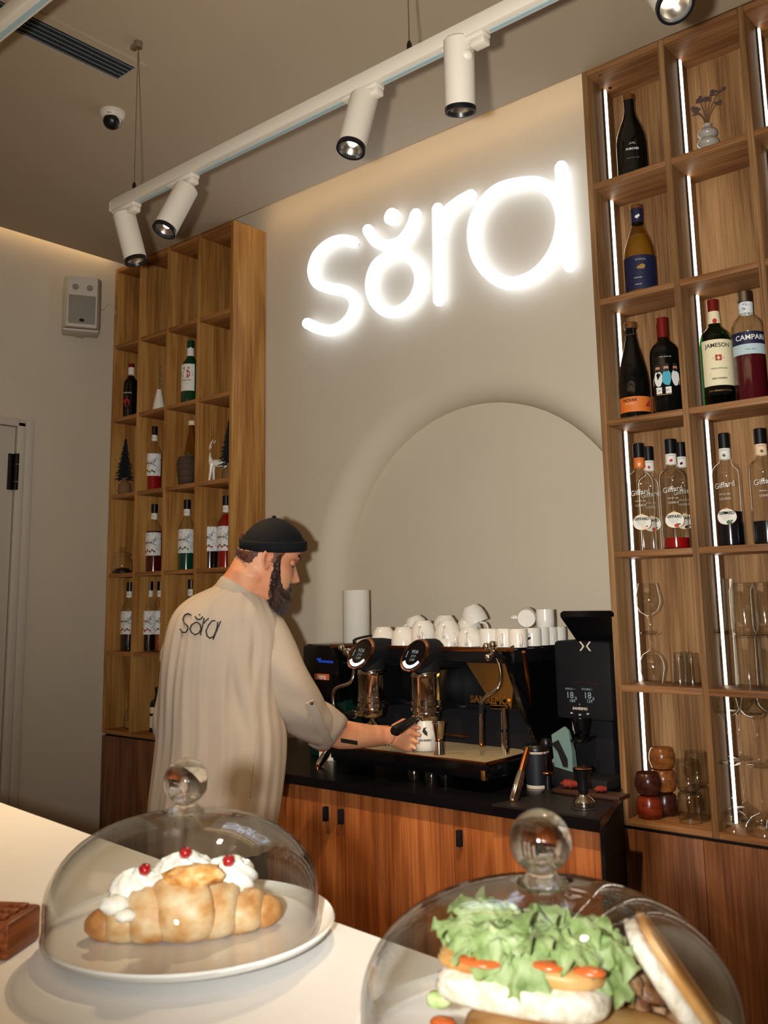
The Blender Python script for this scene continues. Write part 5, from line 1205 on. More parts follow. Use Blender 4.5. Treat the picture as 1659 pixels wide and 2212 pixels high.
def head_pt(z, a, off=0.):
    f, b, w = interp(FRT, z) + off, interp(BCK, z) - off, interp(WID, z) + off
    ca, sa = math.cos(a), math.sin(a); e = .86
    cx = math.copysign(abs(ca) ** e, ca); sy = math.copysign(abs(sa) ** e, sa)
    x = cx * f if ca > 0 else cx * -b; y = sy * w
    if ca > 0:
        # nose, eye sockets, cheeks, lips
        nz_ = interp([(-.05, 0), (-.040, 0), (-.034, .010), (-.027, .023), (-.020, .0275), (-.010, .021), (.008, .011), (.022, .004), (.034, 0)], z)
        wd_ = interp([(-.045, .015), (-.026, .0135), (-.01, .009), (.03, .007)], z); x += nz_ * math.exp(-(y / wd_) ** 2)
        x -= .011 * math.exp(-((abs(y) - .032) / .014) ** 2 - ((z - .016) / .011) ** 2)
        x += .004 * math.exp(-((abs(y) - .028) / .02) ** 2 - ((z - .033) / .006) ** 2)
        y += math.copysign(.004, y) * math.exp(-((x - .06) / .03) ** 2 - ((z + .012) / .02) ** 2)
        x += .003 * math.exp(-(y / .02) ** 2) * (math.exp(-((z + .050) / .0035) ** 2) + math.exp(-((z + .060) / .004) ** 2))
    return V((x, y, z))
zs = [-.118 + .242 * i / 84 for i in range(85)]
def head_mesh(mb):
    mb.loft([[capclamp(HM @ head_pt(z, 2 * PI * i / 120)) for i in range(120)] for z in zs]); return mb
def capclamp(p):          # keep the skull and hair inside the cap
    d = p - cbase; h = d.dot(cz_)
    if h > .0: 
        a_, b_ = d.dot(cx_), d.dot(cy_); f = min(h / Hc, .999); k = ca * (1 - f ** 2.15) ** .60 - .006
        r_ = math.hypot(a_, b_ / .84)
        if h > Hc - .006: return cbase + cz_ * (Hc - .010)
        if r_ > k > 0: d = cz_ * h + (cx_ * a_ + cy_ * b_) * (k / r_); return cbase + d
        if k <= 0: return cbase + cz_ * (Hc - .010)
    return p
b0, b1 = at(521, 1180, 2.645), at(660, 1191, 2.595); cbase = (b0 + b1) / 2
cx_ = (b1 - b0); ca = cx_.length / 2 * .955; cx_.normalize(); ctop = at(592, 1118, 2.62)
cz_ = (ctop - cbase).normalized(); cx_ = (cx_ - cz_ * cx_.dot(cz_)).normalized(); cy_ = cz_.cross(cx_); Hc = (ctop - cbase).length
body = MB(); head_mesh(body)
# ears (both), built round a helix curve
for s in (-1, 1):
    E_ = lambda x, y, z: HM @ V((x, s * y, z))
    Hx = [(.011, .071, .002), (.012, .076, .012), (.006, .080, .021), (-.005, .083, .022), (-.013, .085, .013), (-.0135, .085, -.001), (-.009, .082, -.014), (.001, .077, -.025), (.008, .073, -.026), (.009, .070, -.016)]
    body.tube([E_(*p) for p in [V(q) for q in smoothpath(Hx, 4)]], .0042, 8)
    body.loft([[E_(x * .86 + .0, .074 + (y - .074) * .55, z * .86) for x, y, z in Hx[::-1]], [E_(x * .8, .070, z * .8) for x, y, z in Hx[::-1]]])
    body.tube([E_(*p) for p in smoothpath([(.006, .078, .014), (-.006, .083, .016), (-.010, .083, .002), (-.004, .079, -.010)], 4)], .003, 6)
    body.ball(E_(.011, .076, -.002), .0045, 8)
# neck
nk = [(HM @ V((-.012, 0, -.01)), .058, .062), (at(541, 1243, 2.60), .060, .064), (at(524, 1272, 2.61), .066, .068), (at(512, 1300, 2.62), .085, .085), (at(505, 1340, 2.62), .10, .12)]
body.loft([[c + RH * (a * math.cos(2 * PI * i / 24)) + FH * (b * math.sin(2 * PI * i / 24)) + V((0, 0, -.35 * a * math.cos(2 * PI * i / 24))) for i in range(24)] for c, a, b in nk])
# torso and legs under the clothes
tr_ = [(at(505, 1330, 2.62), .12, .10), (at(492, 1400, 2.62), .15, .12), (at(486, 1500, 2.62), .14, .12), (at(478, 1620, 2.61), .135, .115), (at(472, 1740, 2.6), .13, .115), (at(470, 1830, 2.6), .13, .12)]
body.loft([[c + RH * (a * math.cos(2 * PI * i / 24)) + FH * (b * math.sin(2 * PI * i / 24)) for i in range(24)] for c, a, b in tr_])
hipc = at(470, 1820, 2.6)
bodyF = (V((0, 1, 0)) * .96 + V((.28, 0, 0))).normalized(); bodyR = V((bodyF.y, -bodyF.x, 0))
feet = []
for s in (-1, 1):
    h = hipc + bodyR * (.085 * s); f = V((h.x, h.y, .075)) + bodyR * (.03 * s) + bodyF * (.03 * s); k = h.lerp(f, .5) + bodyF * .03
    body.tube([h + V((0, 0, .04)), h.lerp(k, .5), k, k.lerp(f, .45), f], [.082, .075, .056, .052, .040], 18); feet.append((h, k, f))
    body.tube([f - bodyF * .03 - V((0, 0, .035)), f + bodyF * .07 - V((0, 0, .042)), f + bodyF * .15 - V((0, 0, .05))], [.03, .034, .022], 12)
# right arm: shoulder, elbow, wrist
sh, el, wr = at(590, 1365, 2.57), at(702, 1572, 2.74), at(836, 1588, 2.90)
body.tube([at(548, 1352, 2.60), at(574, 1390, 2.59), at(594, 1436, 2.59), at(620, 1486, 2.60), at(650, 1526, 2.64), at(676, 1556, 2.69), el], [.052, .052, .050, .047, .044, .042, .043], 20)
arm = [(el, .045), (at(735, 1586, 2.79), .041), (at(765, 1589, 2.825), .0375), (at(800, 1590, 2.865), .032), (wr, .0275)]
ax = (wr - el).normalized(); up_ = (V((0, 0, 1)) - ax * ax.z).normalized(); sd_ = ax.cross(up_)
body.loft([[c + (up_ * math.cos(2 * PI * i / 22) * r * 1.06 + sd_ * math.sin(2 * PI * i / 22) * r * .88) for i in range(22)] for c, r in arm])
# palm and fingers closing round the mug
mug_c = MUG + V((0, 0, .046))
hd = (mug_c - wr); hl = hd.length; hd.normalize()
to_cam = (CAM - mug_c); to_cam.z = 0; to_cam.normalize()
HUP = V((0, 0, 1)); left = V((-hd.x, -hd.y, 0)).normalized()             # from the mug back toward the wrist
palm = [(wr, .0275, .020), (wr + hd * .022, .031, .019), (wr + hd * .048, .0385, .0185), (wr + hd * .070, .041, .017), (wr + hd * .084, .038, .0135)]
side = to_cam
body.loft([[c - HUP * (.003 * k) + side * .014 + (HUP * math.cos(2 * PI * i / 22) * a + side * math.sin(2 * PI * i / 22) * b) for i in range(22)] for k, (c, a, b) in enumerate(palm)])
kn = wr + hd * .078 + side * .016
MR = .0405
def on_mug(ang, z, r=0.):       # angle 0 toward the wrist, positive toward the camera
    d = left * math.cos(ang) + side * math.sin(ang); return V((MUG.x, MUG.y, MUG.z + z)) + d * (MR + r)
FING = [(.025, .076, 1.16, .0088, 'index'), (.008, .055, 1.22, .0091, 'middle'), (-.010, .034, 1.08, .0086, 'ring'), (-.026, .015, .86, .0076, 'little')]
tips = []
for dz, mz, a_tip, r, nm in FING:
    k0 = kn + HUP * dz - hd * .012; k1 = kn + HUP * (dz * .95) + hd * .012 + side * .004
    p1 = on_mug(.62 * a_tip / 1.5, mz + .004, r * .95 + .004); p2 = on_mug(1.08 * a_tip / 1.5, mz, r * .95); p3 = on_mug(a_tip, mz - .003, r * .8)
    body.tube([k0, k1, p1, p2, p3], [r * 1.12, r * 1.1, r, r * .94, r * .80], 12); body.ball(k1 + side * .001, r * 1.12, 10); body.ball(p1, r * 1.03, 10); body.ball(p3, r * .82, 10); tips.append((p2, p3, r))
t0 = wr + hd * .022 + HUP * .018 - side * .006; t1 = wr + hd * .055 + HUP * .036 - side * .020
t2 = on_mug(-.9, .078, .012) ; t3 = on_mug(-1.75, .090, .009) + HUP * .006; t4 = on_mug(-2.3, .094, .006) + HUP * .007
body.tube([t0, t1, t2, t3, t4], [.015, .013, .0105, .0098, .0082], 12); body.ball(t4, .0083, 10); body.ball(t2, .0112, 10)
# left arm, mostly hidden in front of him: bent forward
lsh, lel = at(418, 1368, 2.66), at(362, 1540, 2.70); lwr = lel + bodyF * .22 + bodyR * .10 + V((0, 0, -.02))
body.tube([at(450, 1340, 2.63), lsh, lsh.lerp(lel, .5), lel, lel.lerp(lwr, .5), lwr], [.055, .046, .040, .036, .034, .026], 18)
lhd = (lwr - lel).normalized(); lsd = V((lhd.y, -lhd.x, 0)).normalized()
body.loft([[lwr + lhd * q + (lsd * math.cos(2 * PI * i / 18) * a + V((0, 0, 1)) * math.sin(2 * PI * i / 18) * b) for i in range(18)] for q, a, b in ((-.01, .026, .02), (.03, .036, .018), (.075, .040, .016), (.088, .036, .012))])
for j in range(4):
    o_ = lsd * (.03 - .02 * j); b0 = lwr + lhd * .075 + o_; ln = (.07, .078, .073, .058)[j]
    body.tube([b0, b0 + lhd * ln * .45 - V((0, 0, .006)), b0 + lhd * ln * .8 - V((0, 0, .022)), b0 + lhd * ln - V((0, 0, .036))], [.0095, .009, .0082, .007], 10)
body.tube([lwr + lhd * .02 - lsd * .02, lwr + lhd * .05 - lsd * .05 - V((0, 0, .008)), lwr + lhd * .085 - lsd * .056 - V((0, 0, .016))], [.014, .011, .0085], 10)
bo_ = pm(body, 'body', 'skin', man, 0)
md = bo_.modifiers.new('r', 'REMESH'); md.mode = 'VOXEL'; md.voxel_size = .0031; md.use_smooth_shade = True
ms_ = bo_.modifiers.new('s', 'SMOOTH'); ms_.factor = .5; ms_.iterations = 3
dg = bpy.context.evaluated_depsgraph_get(); me2 = bpy.data.meshes.new_from_object(bo_.evaluated_get(dg)); bo_.modifiers.clear()
old = bo_.data; bo_.data = me2; me2.name = 'body'; bpy.data.meshes.remove(old); me2.shade_smooth()
if not me2.materials: me2.materials.append(M['skin'])
bvh_body = BVHTree.FromPolygons([v.co + PO for v in me2.vertices], [tuple(p.vertices) for p in me2.polygons])

# ---- eyes, brows, lips
for s in (-1, 1):
    c = HM @ V((.0735, s * .0315, .0150)); e = pm(MB().ball(c, .0118, 18), 'eye', mat('eye_white', 'd8cfc4', .2) if s < 0 else bpy.data.materials['eye_white'])
    g = (Fx + Uz * -.45).normalized(); pm(MB().ball(c + g * .0085, .0054, 12), 'iris', mat('eye_dark', '1c120c', .15) if s < 0 else bpy.data.materials['eye_dark'], e)
    # upper lid lowered over the eye
    rings = []
    for j in range(7):
        ph = math.radians(86 - j * 21); rings.append([HM @ (V((.0735, s * .0315, .0150)) + V((math.sin(math.radians(a)) * math.cos(ph) * .0131, s * math.cos(math.radians(a)) * math.cos(ph) * .0131, math.sin(ph) * .0131))) for a in range(-20, 201, 20)])
    pm(MB().loft(rings, 0, 0, closed=False), 'eyelid', 'skin', e)
    pm(MB().tube([HM @ V((.0735 + .0128 * math.sin(a * .9 + .16), s * (.0315 + .0125 * math.cos(a * .9 + .16)), .0072)) for a in (0, .8, 1.57, 2.3, 3.1)], .0012, 5), 'lashes', 'beard', e)
    br = MB(); q = random.Random(5)
    for j in range(60):
        f = q.random(); y = .013 + .034 * f; z = .034 + .006 * math.sin(f * 2.4) + q.uniform(-.003, .003); a = math.atan2(y, .08)
        p = head_pt(z, a * 1.05, .0008); p.y *= s; d = V((-.3, s * .8, .25)) * .007
        br.tube([HM @ p, HM @ (p + d * .5 + V((.0008, 0, 0))), HM @ (p + d)], [.0009, .0008, .0003], 4)
    pm(br, 'eyebrow', 'beard')
lp = MB()
for z, r in ((-.0495, .0042), (-.0575, .0048)):
    P = [HM @ (head_pt(z, a, 0) + V((.0005, 0, 0))) for a in (-.22, -.12, 0, .12, .22)]; lp.tube(P, [.0015, r * .8, r, r * .8, .0015], 8)
pm(lp, 'lips', mat('lips', 'a8604c', .45))

# ---- hair at the back and sides, beard, moustache
def shell(mask, z0, z1, nz_, na, off, a0=0., a1=2 * PI):
    mb = MB(); g = {}
    for j in range(nz_ + 1):
        for i in range(na + 1):
            z = z0 + (z1 - z0) * j / nz_; a = a0 + (a1 - a0) * i / na; k = mask(z, a)
            if k > 0: g[i, j] = (mb.bm.verts.new(capclamp(HM @ head_pt(z, a, -.002))), mb.bm.verts.new(capclamp(HM @ head_pt(z, a, off(z, a) * k))))
    for i in range(na):
        for j in range(nz_):
            q = [(i, j), (i + 1, j), (i + 1, j + 1), (i, j + 1)]
            if all(k in g for k in q): mb._f([g[k][1] for k in q]); mb._f([g[k][0] for k in q][::-1])
    # close the rim
    ed = [e for e in mb.bm.edges if len(e.link_faces) == 1]
    return mb
def strands(mb, n, pick, seed, r=.0008):
    q = random.Random(seed); k = 0
    while k < n:
        res_ = pick(q)
        if res_ is None: continue
        p, d = res_; k += 1
        mb.tube([p, p + d * .55, p + d + V((q.uniform(-1, 1), q.uniform(-1, 1), -1)) * .0012], [r, r * .8, r * .2], 3)
    return mb
def hair_mask(z, a):
    a = abs((a + PI) % (2 * PI) - PI)
    if a < 1.15 or z > .075: return 0
    lim = interp([(1.15, .012), (1.35, -.022), (1.5, .006), (1.75, .014), (2.0, -.020), (2.4, -.052), (3.15, -.060)], a)
    n_ = .010 * noise.noise(V((a * 6, z * 60, 1)))
    return max(0, min(1, (z - lim + n_) / .03)) if z - lim + n_ > .001 else 0
hm = shell(hair_mask, -.07, .08, 60, 150, lambda z, a: .0028 + .0012 * noise.noise(V((a * 14, z * 200, 3))))
def pick_h(q):
    z = q.uniform(-.07, .06); a = q.uniform(1.15, 2 * PI - 1.15); k = hair_mask(z, a)
    if k <= 0: return None
    p = head_pt(z, a, .001); aa = math.copysign(1, math.sin(a))
    if (HM @ p - cbase).dot(cz_) > -.001: return None
    return HM @ p, HM.to_3x3() @ V((-.0035 - .002 * q.random(), .002 * aa, -.0045 - .003 * q.random()))
strands(hm, 900, pick_h, 8, .0006); pm(hm, 'hair', 'hair')
def beard_mask(z, a):
    a = abs((a + PI) % (2 * PI) - PI)
    top = interp([(0, -.040), (.10, -.036), (.24, -.036), (.34, -.046), (.50, -.060), (.72, -.058), (.92, -.046), (1.06, -.030), (1.16, -.004), (1.22, .022), (1.27, .034), (1.33, .024), (1.40, -.0)], a)
    bot = interp([(0, -.125), (.95, -.125), (1.12, -.105), (1.24, -.080), (1.34, -.045), (1.40, .0), (1.46, .02)], a)
    if a > 1.42 or z > top or z < bot: return 0
    if a < .15 and -.062 < z < -.044: return 0
    return max(.05, min(1, (top - z) / .018, (z - bot) / .01 + .3))
bm_ = shell(beard_mask, -.118, .03, 74, 120, lambda z, a: interp([(-.118, .028), (-.09, .024), (-.06, .011), (-.03, .005), (.03, .0035)], z) * (1 if abs(a) < 1 else .6) + .002 * noise.noise(V((math.sin(a) * 30, math.cos(a) * 30, z * 90))), -1.5, 1.5)
# the pointed bulk under the chin
def chinbulk(d): return 1 + .10 * noise.noise(d * 5)
bm_.ball(HM @ V((.060, 0, -.118)), .034, 24, (1.0, 1.0, .78), HM.to_3x3(), chinbulk); bm_.ball(HM @ V((.030, 0, -.108)), .034, 20, (1, 1.1, .6), HM.to_3x3(), chinbulk)
bm_.ball(HM @ V((.074, 0, -.104)), .025, 18, (1, 1.1, 1), HM.to_3x3(), chinbulk)
def pick_b(q):
    z = q.uniform(-.118, .03); a = q.uniform(-1.42, 1.42)
    k = beard_mask(z, a)
    if k <= 0: return None
    L_ = interp([(-.118, .018), (-.08, .018), (-.05, .013), (.03, .006)], z) * q.uniform(.6, 1.2)
    o_ = interp([(-.118, .024), (-.09, .020), (-.06, .009), (-.03, .004), (.03, .003)], z) * k
    p = head_pt(z, a, o_); d = V((math.cos(a) * .5, math.sin(a) * .45, -.85)).normalized() * L_
    return HM @ p, HM.to_3x3() @ d
strands(bm_, 1500, pick_b, 4, .0009)
def pick_c(q):
    th, ph = q.uniform(0, 6.28), q.uniform(.9, 2.6); d = V((math.sin(ph) * math.cos(th), math.sin(ph) * math.sin(th), math.cos(ph)))
    p = V((.060, 0, -.118)) + V((d.x * .033, d.y * .033, d.z * .025)); return HM @ p, HM.to_3x3() @ ((d * .5 + V((.25, 0, -.8))).normalized() * q.uniform(.008, .016))
strands(bm_, 500, pick_c, 9, .0009)
pm(bm_, 'beard', 'beard')

# ---- cap: rolled band, crown of six panels, button, strap at the back
def capring(k, z, grow=0., sy=.84): return [cbase + cz_ * z + cx_ * ((ca * k + grow) * math.cos(2 * PI * i / 72)) + cy_ * ((ca * sy * k + grow) * math.sin(2 * PI * i / 72)) for i in range(72)]
mb = MB(); rings = [capring(.985, .0), capring(1.0, .004)]
for f in [i / 16 for i in range(1, 15)] + [.91, .945, .97, .985, .996]:
    zz = Hc * f; k = (1 - f ** 2.15) ** .60; k = k * (1 - .03 * f); r_ = capring(k, zz)
    rings.append([p + (p - (cbase + cz_ * zz)).normalized() * (-.0012 if min((j % 12), 12 - (j % 12)) == 0 and f > .25 else 0) for j, p in enumerate(r_)])
mb.loft(rings, 0, 1); cap_ = pm(mb, 'cap', 'cap')
mb = MB(); mb.loft([capring(.99, -.002), capring(1.0, -.002, .002), capring(1.0, .0, .0045), capring(1.0, .022, .0048), capring(.992, .026, .003), capring(.985, .026, -.002)], 0, 0); pm(mb, 'rolled_band', 'cap', cap_)
pm(MB().lathe([(.0062, -.003), (.0062, .003), (.0045, .005), (.001, .0055)], 16, Matrix.Translation(ctop) @ cz_.to_track_quat('Z', 'Y').to_matrix().to_4x4()), 'button', 'cap', cap_)
p = at(527, 1160, 2.62); pm(MB().tube([p + V((-.004, 0, .012)), p + V((-.012, .0, .0)), p + V((-.018, 0, -.012))], [.004, .005, .004], 8), 'leather_tab', mat('brown_leather', '5a2a18', .5), cap_)

# ---- shirt: torso, collar, sleeves
def fold(a, f, k=1.):
    return k * (.0055 * math.sin(7 * a + 1.3 + 2.2 * f) + .004 * math.sin(13 * a + 4 * f) + .003 * math.sin(23 * a - 3 * f)) * (.15 + .85 * f) + .004 * noise.noise(V((math.cos(a) * 3, math.sin(a) * 3, f * 5)))
TS = [(1268, 474, 562, 2.615, .062), (1281, 447, 577, 2.615, .085), (1296, 414, 590, 2.615, .105), (1318, 386, 601, 2.612, .125), (1345, 370, 610, 2.61, .14), (1385, 360, 616, 2.605, .150), (1430, 354, 614, 2.60, .155), (1480, 350, 612, 2.60, .16), (1530, 347, 614, 2.595, .16),
      (1580, 344, 620, 2.59, .162), (1630, 339, 620, 2.585, .165), (1680, 333, 615, 2.58, .168), (1730, 327, 608, 2.575, .17), (1780, 325, 600, 2.57, .172), (1826, 328, 592, 2.57, .172)]
def dense(T, n):
    out = []
    for i in range(n):
        u = i / (n - 1) * (len(T) - 1); k = min(int(u), len(T) - 2); t = u - k
        p0, p1, p2, p3 = T[max(k - 1, 0)], T[k], T[k + 1], T[min(k + 2, len(T) - 1)]
        out.append([.5 * (2 * b + (c - a) * t + (2 * a - 5 * b + 4 * c - d) * t * t + (3 * b - a - 3 * c + d) * t ** 3) for a, b, c, d in zip(p0, p1, p2, p3)])
    return out
mb = MB(); rings = []; NA = 208
PL = [(-.90, .8), (-.74, .7), (-.52, 1.), (-.36, .9), (-.16, 1.), (.16, .7), (.80, .6)]
for q, (y, l, r, t, hb) in enumerate(dense(TS, 70)):
    f = q / 69; c = at((l + r) / 2, y, t); a_ = (r - l) / 2 / FPX * t; ring = []
    tilt_ = .16 * (1 - min(1, f * 3.2))
    for i in range(NA):
        th = 2 * PI * i / NA; cs, sn = math.cos(th), math.sin(th); e = .86
        u = math.copysign(abs(cs) ** e, cs); w = math.copysign(abs(sn) ** e, sn); g = 0.
        if sn < .1:
            ff = min(1, max(0, (f - .20) / .25))
            for u0, am in PL: g += ff * am * .0075 * math.exp(-((cs - u0 - .03 * math.sin(5 * f + 9 * u0)) / .042) ** 2)
            g -= .020 * math.exp(-((cs - .56 - .10 * (f - .4)) / .07) ** 2) * math.exp(-((f - .40) / .10) ** 2)
            g -= .012 * math.exp(-((cs - .30 - 1.1 * (f - .52)) / .09) ** 2) * math.exp(-((f - .52) / .09) ** 2)
        k = 1 + (fold(th, f) + g) / max(a_, .05) * 1.0
        ring.append(c + RH * (u * a_ * (1 + (k - 1) * .4)) + FH * (w * hb * k) + V((0, 0, -tilt_ * u * a_)))
    rings.append(ring)
mb.loft(rings, 1, 0)
inner = [[p + (rings[-1][0] + (rings[-1][NA // 2] - rings[-1][0]) / 2 - p).normalized() * .004 + V((0, 0, .0)) for p in rings[-1]], ]
shirt = pm(mb, 'shirt', 'shirt', man, 80)
bvh_sh = BVHTree.FromPolygons([v.co + PO for v in shirt.data.vertices], [tuple(p.vertices) for p in shirt.data.polygons])
# hem, yoke seam and back pleats follow the surface
def onshirt(px, py, off=.0015, bvh=None):
    d = ray(px, py).normalized(); h = (bvh or bvh_sh).ray_cast(CAM, d)
    if h[0] is None: return None
    n_ = h[1] if h[1].dot(d) < 0 else -h[1]; return h[0] + n_ * off
def seam(pts, r, name, m, par=shirt, bvh=None, off=.0006):
    P = []
    for (a, b), (c, d) in zip(pts, pts[1:]):
        n_ = max(2, int(math.hypot(c - a, d - b) / 5))
        for i in range(n_): P.append(onshirt(a + (c - a) * i / n_, b + (d - b) * i / n_, off, bvh))
    P.append(onshirt(*pts[-1], off, bvh)); P = [p for p in P if p]
    return pm(MB().tube(P, r, 6), name, m, par)
seam([(556, 1545), (553, 1600), (546, 1670), (541, 1720)], .0014, 'side_seam', 'shirt')
# embroidered word on the back
Z4 = lambda pts: [(300 + x / 3.252, 1080 + y / 3.252) for x, y in pts]
logo = [[(370, 812), (350, 800), (325, 810), (312, 840), (325, 868), (345, 885), (348, 910), (330, 932), (308, 930), (294, 908)],
        [(400, 862), (375, 878), (362, 905), (370, 930), (398, 948), (425, 935), (438, 905), (432, 875), (412, 860), (400, 862)],
        [(398, 820), (408, 835), (425, 842), (440, 836), (450, 820)], [(428, 806), (431, 810)],
        [(460, 832), (450, 880), (434, 952)], [(458, 868), (470, 850), (490, 832)],
        [(540, 850), (515, 850), (490, 880), (470, 920), (478, 955), (500, 972), (525, 960), (540, 930), (552, 890), (556, 858)], [(576, 852), (550, 915), (522, 982)]]
em_ = MB(); thread = mat('black_thread', '15130f', .6)
for st in logo:
    P = []
    for (a, b), (c, d) in zip(st, st[1:]):
        for i in range(8):
            x, y = a + (c - a) * i / 8, b + (d - b) * i / 8; P.append(onshirt(300 + x / 3.252, 1080 + y / 3.252, .0022))
    P.append(onshirt(300 + st[-1][0] / 3.252, 1080 + st[-1][1] / 3.252, .0022)); P = [p for p in P if p]
    em_.tube(P, .0019, 6)
pm(em_, 'embroidered_word', thread, shirt)
# collar stand
def cring(pts, t, hb, n=48):      # pts: (left px, y), (right px, y)
    (lx, ly), (rx_, ry_) = pts; L_, R2 = at(lx, ly, t), at(rx_, ry_, t); c = (L_ + R2) / 2; u = (R2 - L_) / 2
    return [c + u * math.cos(2 * PI * i / n) + FH * (hb * math.sin(2 * PI * i / n)) for i in range(n)]
mb = MB(); mb.loft([cring(((464, 1268), (577, 1308)), 2.61, .080), cring(((466, 1262), (575, 1302)), 2.61, .080), cring(((478, 1246), (567, 1288)), 2.608, .071), cring(((484, 1243), (562, 1284)), 2.607, .068), cring(((487, 1245), (558, 1286)), 2.607, .065), cring(((480, 1262), (560, 1300)), 2.607, .07)], 0, 0)
pm(mb, 'collar', 'shirt', shirt)
def sleeve(pairs, n=40, dens=34, k=1., name='sleeve', squash=.92):
    mb = MB(); rings = []; D_ = dense(pairs, dens)
    for q, (ux, uy, lx, ly, t) in enumerate(D_):
        f = q / (dens - 1); U_, L_ = at(ux, uy, t), at(lx, ly, t); c = (U_ + L_) / 2; u = (U_ - L_) / 2
        if 0 < q < dens - 1:
            A, B_ = D_[q - 1], D_[q + 1]; axd = (at((B_[0] + B_[2]) / 2, (B_[1] + B_[3]) / 2, B_[4]) - at((A[0] + A[2]) / 2, (A[1] + A[3]) / 2, A[4])).normalized()
        w = u.cross(axd if 0 < q < dens - 1 else (FWD.cross(u)).normalized()).normalized() * u.length * squash if 0 < q < dens - 1 else (FWD * u.length * squash)
        if w.dot(FWD) < 0: w = -w
        ring = []
        for i in range(n):
            th = 2 * PI * i / n; g = 1 + k * (.04 * math.sin(3 * th + 9 * f) + .03 * math.sin(5 * th - 14 * f)) + .06 * k * noise.noise(V((math.cos(th) * 2, math.sin(th) * 2, f * 7)))
            ring.append(c + u * math.cos(th) * (1 + (g - 1) * .35) + w * math.sin(th) * g)
        rings.append(ring)
    mb.loft(rings, 1, 1); return pm(mb, name, 'shirt', shirt, 80)
sl = sleeve([(575, 1308, 505, 1385, 2.60), (612, 1338, 528, 1432, 2.585), (636, 1386, 546, 1482, 2.585), (660, 1436, 570, 1532, 2.60), (683, 1478, 606, 1570, 2.635), (699, 1512, 644, 1594, 2.68), (708, 1530, 674, 1609, 2.715)])
bvh_sl = BVHTree.FromPolygons([v.co + PO for v in sl.data.vertices], [tuple(p.vertices) for p in sl.data.polygons])
def cuffring(U_, L_, k, g=0.): 
    c = (U_ + L_) / 2; u = (U_ - L_) / 2 * k; w = FWD * (u.length * .82); u = u * (1 + g / u.length); w = w * (1 + g / w.length)
    return [c + u * math.cos(2 * PI * i / 36) + w * math.sin(2 * PI * i / 36) for i in range(36)]
A0, A1 = at(702, 1517, 2.70), at(666, 1606, 2.70); B0, B1 = at(728, 1534, 2.735), at(687, 1618, 2.735); C0, C1 = at(752, 1554, 2.765), at(708, 1620, 2.765)
mb = MB(); mb.loft([cuffring(A0, A1, .93), cuffring(A0, A1, 1.02), cuffring(A0.lerp(B0, .5), A1.lerp(B1, .5), 1.05), cuffring(B0, B1, 1.02), cuffring(B0.lerp(C0, .6), B1.lerp(C1, .6), 1.03), cuffring(C0, C1, 1.0), cuffring(C0, C1, .94), cuffring(B0, B1, .90)], 0, 0); cf = pm(mb, 'rolled_cuff', 'shirt', shirt, 80)
bvh_cf = BVHTree.FromPolygons([v.co + PO for v in cf.data.vertices] , [tuple(p.vertices) for p in cf.data.polygons])
# roll-up tab and its button
def hit2(px, py, off):
    best = None
    for b in (bvh_sl, bvh_cf, bvh_sh):
        p = onshirt(px, py, off, b)
        if p and (best is None or (p - CAM).length < (best - CAM).length): best = p
    return best
mb = MB(); rows = []
for i in range(15):
    f = i / 14; x, y = 666 + (709 - 666) * f, 1514 + (1606 - 1514) * f; nx, ny = .88, -.48
    p = hit2(x, y, .005)
    if p: rows.append(p)
for _ in range(4): rows = [rows[0]] + [(a + b * 2 + c) / 4 for a, b, c in zip(rows, rows[1:], rows[2:])] + [rows[-1]]
strip = []
for i, p in enumerate(rows):
    dr = (rows[min(i + 1, len(rows) - 1)] - rows[max(i - 1, 0)]).normalized(); vw = (CAM - p).normalized(); ac = dr.cross(vw).normalized(); nn = ac.cross(dr).normalized()
    if nn.dot(vw) < 0: nn = -nn
    strip.append([p + ac * .0125 - nn * .001, p + ac * .012 + nn * .003, p - ac * .012 + nn * .003, p - ac * .0125 - nn * .001])
mb.loft(strip)
pm(mb, 'sleeve_tab', 'shirt', shirt, 40)
p = hit2(668, 1517, .010)
if p: pm(MB().ball(p, .0055, 12, (1, 1, .9)), 'button', mat('horn_button', '3a2a1c', .4), shirt)
seam([(604, 1345), (590, 1400), (570, 1450), (556, 1500)], .0016, 'armhole_seam', 'shirt', shirt, bvh_sl, .0004)
sleeve([(430, 1320, 400, 1400, 2.66), (380, 1365, 372, 1440, 2.68), (352, 1450, 400, 1470, 2.70), (338, 1510, 395, 1530, 2.70), (330, 1548, 385, 1575, 2.70), (334, 1578, 380, 1600, 2.72), (350, 1600, 392, 1618, 2.76), (380, 1612, 410, 1630, 2.82)], 32, 30, .8)
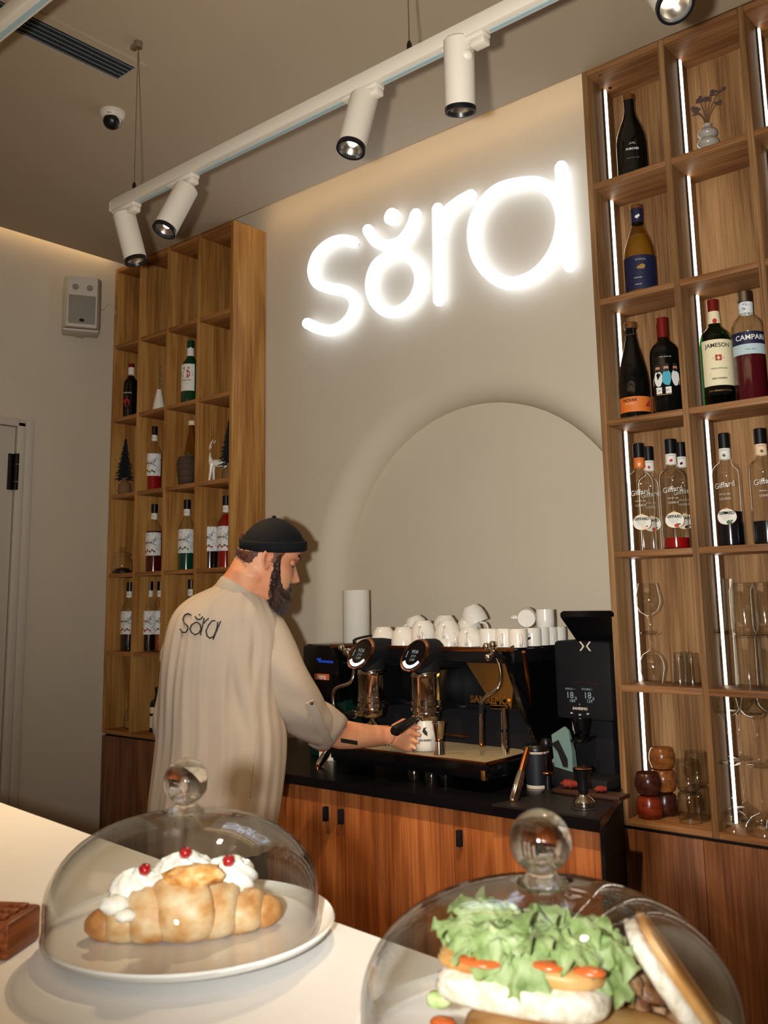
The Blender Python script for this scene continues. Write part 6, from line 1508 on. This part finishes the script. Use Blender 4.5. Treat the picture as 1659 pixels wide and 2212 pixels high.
# trousers and shoes
mb = MB(); hc = hipc
mb.loft([[hc + V((0, 0, z)) + bodyR * (a * math.cos(2 * PI * i / 32)) + bodyF * (b * math.sin(2 * PI * i / 32)) for i in range(32)] for z, a, b in ((.10, .165, .125), (.04, .175, .135), (-.03, .178, .135), (-.06, .172, .12))])
tro = pm(mb, 'trousers', 'trousers')
for h, k, f in feet:
    pm(MB().tube([h + V((0, 0, .0)), h.lerp(k, .5), k, k.lerp(f, .5), f + V((0, 0, -.02)), f + V((0, 0, -.045))], [.098, .088, .074, .068, .062, .062], 24), 'trouser_leg', 'trousers', tro)
    mb = MB(); fl = V((f.x, f.y, 0)); P = []
    for q, a, z in ((-.06, .030, .05), (-.04, .040, .085), (.03, .044, .09), (.09, .048, .065), (.15, .044, .05), (.185, .028, .035)):
        P.append([fl + bodyF * q + bodyR * (a * math.cos(2 * PI * i / 18)) + V((0, 0, .004 + z * (.5 + .5 * math.sin(2 * PI * i / 18)))) for i in range(18)])
    mb.loft(P); sh_ = pm(mb, 'shoe', 'black'); 
    mb = MB(); mb.loft([[fl + bodyF * q + bodyR * (a * s) + V((0, 0, z)) for q, a, s in ((-.068, .03, 1), (-.04, .045, 1), (.09, .053, 1), (.16, .044, 1), (.195, .02, 1), (.195, .02, -1), (.16, .044, -1), (.09, .053, -1), (-.04, .045, -1), (-.068, .03, -1))] for z in (0., .018)]); pm(mb, 'sole', 'whitep', sh_, 30)
# ---- bracelet, ring-finger nails, tattoo
wc = wr - ax * .004; mb = MB()
u1 = (up_ + ax * .12).normalized(); w1 = ax.cross(u1).normalized()
for i in range(34):
    a = 2 * PI * i / 34; d = u1 * math.cos(a) + w1 * math.sin(a)
    h = bvh_body.ray_cast(wc + d * .09, -d)
    if h[0]: mb.ball(h[0] + d * .0012 + ax * (.004 * math.sin(a)), .0030, 6)
pm(mb, 'bracelet', 'steel')
rows = []
for i in range(13):
    f = i / 12; x, y = 736 + 36 * f, 1599 + 6 * f; r_ = [onshirt(x, y + s, .0007, bvh_body) for s in (-4.5, -1.5, 1.5, 4.5)]
    if all(r_): rows.append(r_)
if len(rows) > 2:
    mb = MB(); mb.mesh([p for r_ in rows for p in r_], [(4 * i + j, 4 * i + j + 1, 4 * i + j + 5, 4 * i + j + 4) for i in range(len(rows) - 1) for j in range(3)]); pm(mb, 'tattoo', mottled('tattoo_ink', ['12100f', '1c1512', '3a241c'], 260, .6, [.3, .55, .75]))
for p2, p3, r in tips:
    d = (p3 - p2).normalized(); o_ = (p3 - V((MUG.x, MUG.y, p3.z))).normalized(); pm(MB().ball(p3 + o_ * r * .62 + d * .001, .0052, 10, (1, 1, .6)), 'fingernail', mat('nail', 'd8a890', .25) if r == tips[0][2] else bpy.data.materials['nail'])
